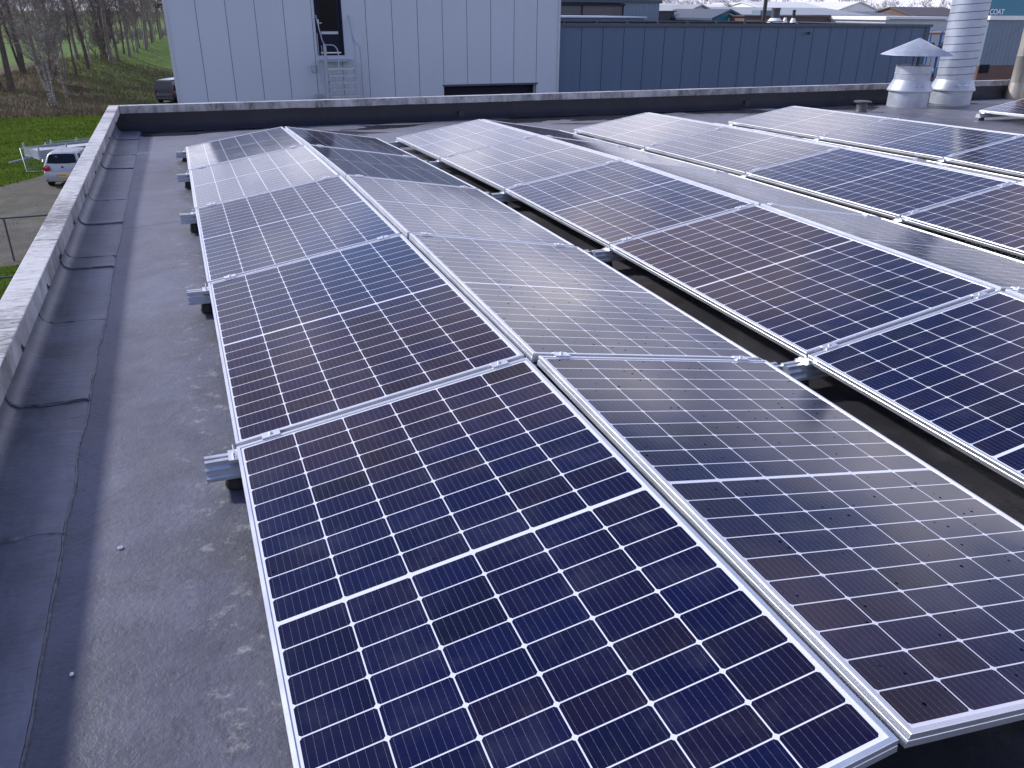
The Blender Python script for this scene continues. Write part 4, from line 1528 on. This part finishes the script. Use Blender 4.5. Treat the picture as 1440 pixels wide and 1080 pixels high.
        o = MB().lathe([(0.0, 0.0), (0.055, 0.0), (0.055, 0.008), (0.04, 0.012), (0.0, 0.012)], 24, caps=False).build('emblem', M['dark_metal'], t)
        o.rotation_euler = (R(90), 0, 0)
        o.location = (0, 0.128, 0.86)
        o = MB().box(-0.26, 0.26, -0.014, 0.01, -0.055, 0.055).build('number_plate', M['plate'], t)
        o.location = (0.0, 0.008, 0.52)
        q = text_mesh('96-RF-HL', 0.085, M['black'], 'plate_characters', o, (-0.19, -0.016, -0.03), ext=0.0015)
        MB().box(-0.26, -0.225, -0.0165, -0.0141, -0.05, 0.05).build('blue_band', M['blue_post'], o)
        MB().box(-0.80, 0.80, 0.006, 0.03, 0.315, 0.345).build('bumper_line', M['black'], t)
        MB().box(-0.55, 0.55, 0.122, 0.14, 0.715, 0.73).build('tailgate_gap', M['black'], t)
        MB().tube([(0, 0.62, H - 0.02), (0, 0.50, H + 0.12)], 0.006, 6).build('aerial', M['black'], t)
    else:
        patch([(-0.62, 0.09, 1.22), (0.62, 0.09, 1.22), (0.58, 0.14, 1.70), (-0.58, 0.14, 1.70)], 'rear_window', M['car_glass'], (0, -0.03, 0.0))
        for s in (-1, 1):
            patch([(s * 0.90, 0.4, 1.20), (s * 0.90, 2.3, 1.20), (s * 0.85, 2.3, 1.62), (s * 0.85, 0.4, 1.62)], 'side_window', M['car_glass'], (s * 0.045, 0, 0.0))
            o = MB().box(-0.04, 0.04, -0.02, 0.03, -0.2, 0.2).build('tail_lamp', M['red_lens'], t)
            o.location = (s * (hw - 0.09), 0.0, 1.0)
        MB().box(-0.8, 0.8, -0.02, 0.05, 0.42, 0.58).build('bumper', M['dark_metal'], t)
        MB().box(hw * 0.7 * -1, hw * 0.7, 0.4, 3.2, H + 0.006, H + 0.03).build('roof_panel', M['pale_wall'], t)
    wr = 0.315
    for s in (-1, 1):
        for y in (0.72, L - 0.85):
            tb = MB().lathe([(wr * 0.62, -0.10), (wr * 0.96, -0.10), (wr, -0.08), (wr, 0.08), (wr * 0.96, 0.10), (wr * 0.62, 0.10), (wr * 0.62, -0.10)], 28, caps=False)
            wh = empty('wheel', (s * (hw - 0.105), y, wr), None, None)
            wh.parent = t
            o = tb.build('tyre', M['rubber'], wh)
            o.rotation_euler = (0, PI / 2, 0)
            o = MB().lathe([(wr * 0.62, 0.06), (wr * 0.55, 0.075), (wr * 0.2, 0.05), (0.0, 0.06)], 20, caps=False).build('rim', M['steel'], wh)
            o.rotation_euler = (0, s * PI / 2, 0)
            # dark wheel arch
            o = MB().lathe([(wr * 1.12, -0.012), (wr * 1.12, 0.012), (0.0, 0.012)], 28, caps=False).build('wheel_arch', M['black'], t)
            o.rotation_euler = (0, s * PI / 2, 0)
            o.location = (s * (hw - 0.008), y, wr + 0.01)
    return t


CARX, CARY = -5.78, 43.2
car((CARX, CARY, GZ + 0.013), R(-9), M['silver_paint'], 'silver hatchback parked on the gravel behind the parapet, seen from the rear', (4.2, 1.76, 1.48)).scale = (1.02, 1.02, 1.10)
car((-1.05, 82.6, GZ + 0.02), R(-28), M['navy_paint'], 'dark navy van with a pale roof parked at the corner of the grey hall', (4.9, 1.9, 2.05), True)

# trailer with pale load ahead of the car
t = empty('flatbed_trailer', (-5.9, 50.2, GZ), 'pale flatbed trailer with grey side boards standing ahead of the silver car', 'trailer', None, R(-62))
MB().box(-0.95, 0.95, -2.2, 2.2, 0.62, 0.74).build('bed', M['stair_steel'], t)
for s in (-1, 1):
    MB().box(s * 0.95 - 0.02, s * 0.95 + 0.02, -2.2, 2.2, 0.741, 1.10).build('side_board', M['grey_roof'], t)
    for y in (-2.15, -0.7, 0.7, 2.15):
        MB().box(s * 0.99 - 0.025, s * 0.99 + 0.025, y - 0.04, y + 0.04, 0.6, 1.32).build('stake', M['stair_steel'], t)
    for y in (-0.45, 0.45):
        o = MB().lathe([(0.0, -0.09), (0.29, -0.09), (0.31, -0.06), (0.31, 0.06), (0.29, 0.09), (0.0, 0.09)], 24, caps=False).build('wheel', M['rubber'], t)
        o.rotation_euler = (0, PI / 2, 0)
        o.location = (s * 0.80, y, 0.31)
for s in (-1, 1):
    MB().box(-0.91, 0.91, s * 2.18 - 0.02, s * 2.18 + 0.02, 0.742, 1.09).build('end_board', M['grey_roof'], t)
MB().tube([(0, -2.2, 0.66), (0, -3.4, 0.5)], 0.05, 8).build('drawbar', M['stair_steel'], t)
ld = MB()
ld.box(-0.86, 0.86, -2.0, 2.0, 0.745, 0.98)
o = ld.build('sheet_stack', M['pale_wall'])
o.location = t.location
o.rotation_euler = t.rotation_euler
tag(o, 'stack of pale grey sheets loaded on the flatbed trailer', 'load')
bevel(o, 0.01)


# galvanised mesh fence panels leaning beside the trailer
def mesh_panel(loc, rot, label, wd=3.4, ht=1.9):
    t = empty('mesh_fence_panel', loc, label, 'fence panel', 'loose mesh fence panels')
    t.rotation_euler = rot
    mb = MB()
    mb.tube([(0, 0, 0), (wd, 0, 0), (wd, 0, ht), (0, 0, ht), (0, 0, 0)], 0.024, 6)
    mb.tube([(wd / 2, 0, 0), (wd / 2, 0, ht)], 0.018, 6)
    mb.build('tube_frame', M['steel'], t)
    mb = MB()
    x = 0.12
    while x < wd:
        mb.tube([(x, 0, 0), (x, 0, ht)], 0.0035, 3, False)
        x += 0.12
    z = 0.2
    while z < ht:
        mb.tube([(0, 0, z), (wd, 0, z)], 0.0035, 3, False)
        z += 0.22
    mb.build('wire_mesh', M['steel'], t)
    return t


mesh_panel((-8.1, 48.2, GZ + 0.05), (R(-52), R(2), R(14)), 'galvanised mesh fence panel leaning back over the grass left of the silver car', 2.2, 1.7)
mesh_panel((-7.6, 50.6, GZ + 0.15), (R(-64), R(-4), R(-6)), 'galvanised mesh fence panel propped behind the silver car', 3.4, 1.9)


# dark railings below the parapet
def railing(x0, x1, y, ht, label, posts):
    t = empty('yard_railing', (x0, y, GZ), label, 'railing')
    MB().tube([(0, 0, ht), (x1 - x0, 0.05, ht + 0.02)], 0.03, 8).build('top_rail', M['dark_metal'], t)
    for px in posts:
        MB().tube([(px - x0, 0, 0), (px - x0, 0, ht)], 0.03, 8).build('post', M['dark_metal'], t)
    mb = MB()
    x = 0.1
    while x < x1 - x0:
        mb.tube([(x, 0, 0.05), (x, 0, ht)], 0.002, 3, False)
        x += 0.10
    z = 0.1
    while z < ht:
        mb.tube([(0, 0, z), (x1 - x0, 0, z)], 0.002, 3, False)
        z += 0.2
    mb.build('wire_mesh', M['dark_metal'], t)
    return t


railing(-9.2, -3.6, 29.5, 1.50, 'dark metal railing with a wire infill below the parapet, across the gravel', (-9.1, -6.15, -3.7))
railing(-9.0, -4.0, 22.6, 1.30, 'lower grey railing at the strip of grass below the parapet', (-8.9, -6.9, -4.3))
sheet('grass_strip', [(-11.4, 15), (-1.2, 15), (-1.2, 28.6), (-5, 29.0), (-11.4, 28.4)], GZ + 0.018, M['lawn'])
o = blades('verge_grass', M['blade_green'], 5000, lambda r: (r.uniform(-9, -4.0), r.uniform(20, 28.8)), 0.05, 0.14, 0.015, 8, lambda x, y: GZ)
tag(o, 'short green grass on the strip below the parapet', 'grass')


# ================================================================ TREES
def tree_meshes(seed, H, r0, crown_z, spread, twigs, stems=1, lean=0.06, twig_r=0.012):
    """trunk mesh and crown mesh of a bare winter tree, base at the origin"""
    r = random.Random(seed)
    tr, cr = MB(), MB()
    ends = []

    def grow(mb, p, d, length, rad, depth, n):
        pts, rads = [Vector(p)], [rad]
        seg = 5 if depth < 2 else 3
        q = Vector(p)
        dd = Vector(d).normalized()
        for i in range(seg):
            dd = (dd + Vector((r.gauss(0, 0.10), r.gauss(0, 0.10), r.gauss(0.03, 0.06)))).normalized()
            q = q + dd * (length / seg)
            pts.append(q.copy())
            rads.append(rad * (1 - 0.8 * (i + 1) / seg) + 0.002)
        mb.tube(pts, rads, n, False, True)
        return pts, rads

    for s in range(stems):
        a = r.uniform(0, 2 * PI)
        ln = lean * (1 if stems == 1 else 2.2)
        base = Vector((0.25 * math.cos(a), 0.25 * math.sin(a), -0.3)) if stems > 1 else Vector((0, 0, -0.3))
        d = Vector((ln * math.cos(a), ln * math.sin(a), 1))
        hh = H * r.uniform(0.85, 1.0)
        rr = r0 * (1 if stems == 1 else r.uniform(0.55, 0.9))
        pts, rads = [], []
        q = base.copy()
        dd = d.normalized()
        seg = 12
        for i in range(seg + 1):
            pts.append(q.copy())
            t = i / seg
            rads.append(rr * (1.25 if i == 0 else 1.0) * (1 - 0.88 * t) + 0.006)
            dd = (dd + Vector((r.gauss(0, 0.035), r.gauss(0, 0.035), 0.02))).normalized()
            q = q + dd * (hh / seg)
        tr.tube(pts, rads, 8, False, True)
        nb = int(26 / stems ** 0.5)
        for b in range(nb):
            t = crown_z / hh + (1 - crown_z / hh) * (b + r.random()) / nb
            t = min(0.98, t)
            f = t * seg
            i = min(seg - 1, int(f))
            p = pts[i].lerp(pts[i + 1], f - i)
            az = r.uniform(0, 2 * PI)
            up = r.uniform(0.5, 1.5)
            L1 = spread * (1 - 0.7 * max(0, t - 0.3)) * r.uniform(0.6, 1.1)
            bp, br = grow(cr, p, (math.cos(az), math.sin(az), up), L1, rads[i] * 0.38 + 0.008, 1, 4)
            for c in range(5):
                k = r.randrange(1, len(bp))
                az2 = az + r.gauss(0, 0.9)
                cp, cr_ = grow(cr, bp[k], (math.cos(az2), math.sin(az2), r.uniform(0.3, 1.5)), L1 * r.uniform(0.3, 0.6), 0.012 + br[k] * 0.35, 2, 3)
                ends.append(cp)
    # thin twigs as long slivers
    vs, fs = [], []
    for i in range(twigs):
        cp = r.choice(ends)
        k = r.randrange(0, len(cp))
        p = cp[k]
        az = r.uniform(0, 2 * PI)
        d = Vector((math.cos(az), math.sin(az), r.uniform(0.0, 1.6))).normalized()
        L = r.uniform(0.4, 1.3)
        sd_ = d.orthogonal().normalized() * twig_r * r.uniform(0.6, 1.3)
        kk = len(vs)
        mid = p + d * L * 0.5 + Vector((r.gauss(0, .06), r.gauss(0, .06), r.gauss(0, .06)))
        vs += [p - sd_, p + sd_, mid + sd_ * 0.6, mid - sd_ * 0.6, p + d * L + Vector((0, 0, r.uniform(-.1, .2)))]
        fs += [(kk, kk + 1, kk + 2, kk + 3), (kk + 3, kk + 2, kk + 4)]
    cr.add(vs, fs)
    return tr, cr


def tree_kind(seed, H, r0, cz, spread, twigs, stems, trunk_mat, lean=0.06, twig_r=0.012, twig_mat=None):
    tr, cr = tree_meshes(seed, H, r0, cz, spread, twigs, stems, lean, twig_r)
    return tr.mesh('trunk', trunk_mat, False), cr.mesh('crown', twig_mat or M['twig'], False)


KINDS = {
    'dark': tree_kind(1, 15, 0.30, 4.5, 3.4, 2800, 1, M['bark_dark'], 0.03),
    'fork': tree_kind(2, 15, 0.34, 4.0, 3.6, 3000, 3, M['bark_dark'], 0.05),
    'grey': tree_kind(3, 16, 0.24, 5.0, 3.0, 2600, 1, M['bark_grey'], 0.03),
    'birch': tree_kind(4, 14, 0.10, 3.6, 1.8, 1700, 1, M['birch'], 0.05),
    'birch_clump': tree_kind(5, 14, 0.12, 3.0, 2.0, 2000, 3, M['birch'], 0.04),
    'thin': tree_kind(6, 13, 0.11, 3.4, 2.2, 1900, 1, M['bark_dark'], 0.07),
    'thin2': tree_kind(7, 14, 0.12, 3.6, 2.0, 1900, 2, M['bark_grey'], 0.05),
    'bush': tree_kind(8, 5.5, 0.07, 0.5, 1.8, 2400, 5, M['bark_dark'], 0.16),
}
KTEXT = {'dark': 'thick dark bare tree', 'fork': 'dark many-stemmed bare tree', 'grey': 'tall grey-trunked bare tree', 'birch': 'slim pale birch', 'birch_clump': 'clump of pale birch stems',
         'thin': 'thin dark leaning tree', 'thin2': 'twin-stemmed slim bare tree', 'bush': 'low bare twiggy shrub'}
protos = {}
# x, y, kind, scale, turn, spot
TREES = [
    (-16.3, 93, 'fork', 1.0, 0.2, 'at the left edge of the frame'),
    (-14.8, 92.5, 'dark', 1.05, 1.2, 'just right of the many-stemmed tree at the left edge'),
    (-17.6, 96, 'dark', 0.95, 2.9, 'furthest left on the bank'),
    (-11.9, 96.5, 'bush', 1.0, 0.4, 'between the dark trees and the birches'),
    (-9.9, 80.5, 'birch_clump', 1.0, 0.8, 'standing nearest, at the front of the bank'),
    (-9.3, 84.5, 'birch', 1.05, 2.2, 'right behind the nearest birch clump'),
    (-10.8, 87.5, 'birch', 0.95, 4.0, 'left behind the nearest birch clump'),
    (-9.9, 103, 'thin', 1.0, 3.4, 'with a leaning trunk right of the birches'),
    (-11.0, 100, 'thin2', 1.0, 0.3, 'behind the birches'),
    (-9.1, 109, 'dark', 0.8, 5.1, 'right of the leaning tree'),
    (-8.9, 112, 'birch', 1.1, 1.0, 'beside the middle dark tree'),
    (-8.0, 117, 'bush', 1.3, 2.0, 'in the middle of the bank'),
    (-7.9, 121, 'fork', 0.75, 4.4, 'in the middle of the row'),
    (-6.9, 116, 'grey', 1.1, 0.0, 'standing right of the middle'),
    (-6.3, 119, 'grey', 1.0, 2.4, 'paired with the tall tree right of the middle'),
    (-5.9, 128, 'thin', 1.15, 1.1, 'behind the pair of tall grey trees'),
    (-5.2, 126, 'grey', 0.85, 3.3, 'right of the pair of tall grey trees'),
    (-13.5, 104, 'grey', 0.9, 1.9, 'back row, behind the left dark trees'),
    (-12.6, 110, 'thin2', 1.1, 5.0, 'back row, left of the birches'),
    (-10.6, 116, 'grey', 0.9, 0.9, 'back row, behind the birches'),
    (-8.6, 130, 'thin2', 1.2, 2.6, 'back row, middle'),
    (-15.6, 108, 'fork', 0.85, 3.9, 'back row, far left'),
]
for i in range(16):
    f = i / 15
    TREES.append((-4.6 + 4.6 * f + rnd.uniform(-.35, .35), 134 + 62 * f + rnd.uniform(-3, 3), ['thin2', 'birch', 'thin', 'grey'][i % 4], rnd.uniform(0.85, 1.1), rnd.uniform(0, 6), '%d from left in the row receding to the grey hall' % (i + 1)))


def place_tree(x, y, kind, s, rz, label, group, z=None):
    trm, crm = KINDS[kind]
    zz = bank_h(x, y) if z is None else z
    if kind not in protos:
        t = empty({'bush': 'bare_shrub', 'birch': 'birch_tree', 'birch_clump': 'birch_tree'}.get(kind, 'bare_tree'), (x, y, zz), label, 'shrub' if kind == 'bush' else 'tree', group, rz)
        for nm, me in (('trunk', trm), ('crown', crm)):
            q = bpy.data.objects.new(nm, me)
            q.parent = t
            col.objects.link(q)
        protos[kind] = t
    else:
        t = copy_tree(protos[kind])
        t.location = (x, y, zz)
        t.rotation_euler = (0, 0, rz)
        t['label'] = label
        t['group'] = group
    t.scale = (s, s, s)
    return t


for x, y, kind, s, rz, spot in TREES:
    place_tree(x, y, kind, s, rz, '%s %s' % (KTEXT[kind], spot), 'bare trees on the bank')

# trees behind the industrial roofs, right part of the picture
ft = [(48.6, 92, 'grey', 'left of the gap over the panelled building'), (52.5, 98, 'fork', 'over the grey gabled house'), (62.0, 84, 'thin2', 'right of the teal gable'), (68, 104, 'fork', 'over the grey sheet roof'),
      (84, 118, 'grey', 'left of the white gable'), (115, 140, 'fork', 'right of the white gable'), (104, 118, 'thin2', 'just behind the white gable'), (98, 100, 'dark', 'over the dark tiled roof')]
for k, (x, y, kind, spot) in enumerate(ft):
    place_tree(x, y, kind, 0.62, k * 1.3, '%s beyond the halls, %s' % (KTEXT[kind], spot), 'bare trees beyond the halls', GZ)


# far woods: one mass of trunks and twigs
def woods(name, label, x0, x1, y0, y1, n, hmin, hmax, seed, mat):
    r = random.Random(seed)
    vs, fs = [], []
    for i in range(n):
        x = r.uniform(x0, x1)
        y = r.uniform(y0, y1)
        h = r.uniform(hmin, hmax)
        wd = 0.10
        k = len(vs)
        vs += [(x - wd, y, GZ), (x + wd, y, GZ), (x + r.gauss(0, .3), y, GZ + h)]
        fs.append((k, k + 1, k + 2))
        for b in range(34):
            t = r.uniform(0.15, 0.95)
            az = r.uniform(0, 2 * PI)
            z = GZ + h * t
            L = h * 0.24 * (1.15 - t) * r.uniform(0.7, 1.4) + 0.7
            d = Vector((math.cos(az), math.sin(az), r.uniform(0.4, 1.6))).normalized() * L
            k = len(vs)
            q = 0.06
            vs += [(x, y, z - q), (x, y, z + q), (x + d.x, y + d.y, z + d.z)]
            fs.append((k, k + 1, k + 2))
            for c in range(3):
                s = r.uniform(0.3, 1.0)
                bx = Vector((x, y, z)) + d * s
                e = Vector((r.gauss(0, 1), r.gauss(0, 1), r.gauss(0.6, 0.8))).normalized() * L * 0.45
                k = len(vs)
                vs += [(bx.x - 0.03, bx.y, bx.z - 0.03), (bx.x + 0.03, bx.y, bx.z + 0.03), tuple(bx + e)]
                fs.append((k, k + 1, k + 2))
    o = MB().add(vs, fs).build(name, mat, None, False)
    return tag(o, label, 'woods', None, 'stuff')


woods('far_woods', 'distant bare woods beyond the meadow, behind the tree row', -130, 40, 330, 380, 420, 9, 17, 21, M['twig_far'])
woods('far_tree_belt', 'distant belt of bare trees behind the industrial roofs', 60, 330, 185, 215, 520, 9, 15, 22, M['twig_far'])
woods('hedge', 'brown hedge across the meadow behind the tree row', -80, 10, 238, 244, 130, 2.0, 3.6, 23, M['twig'])
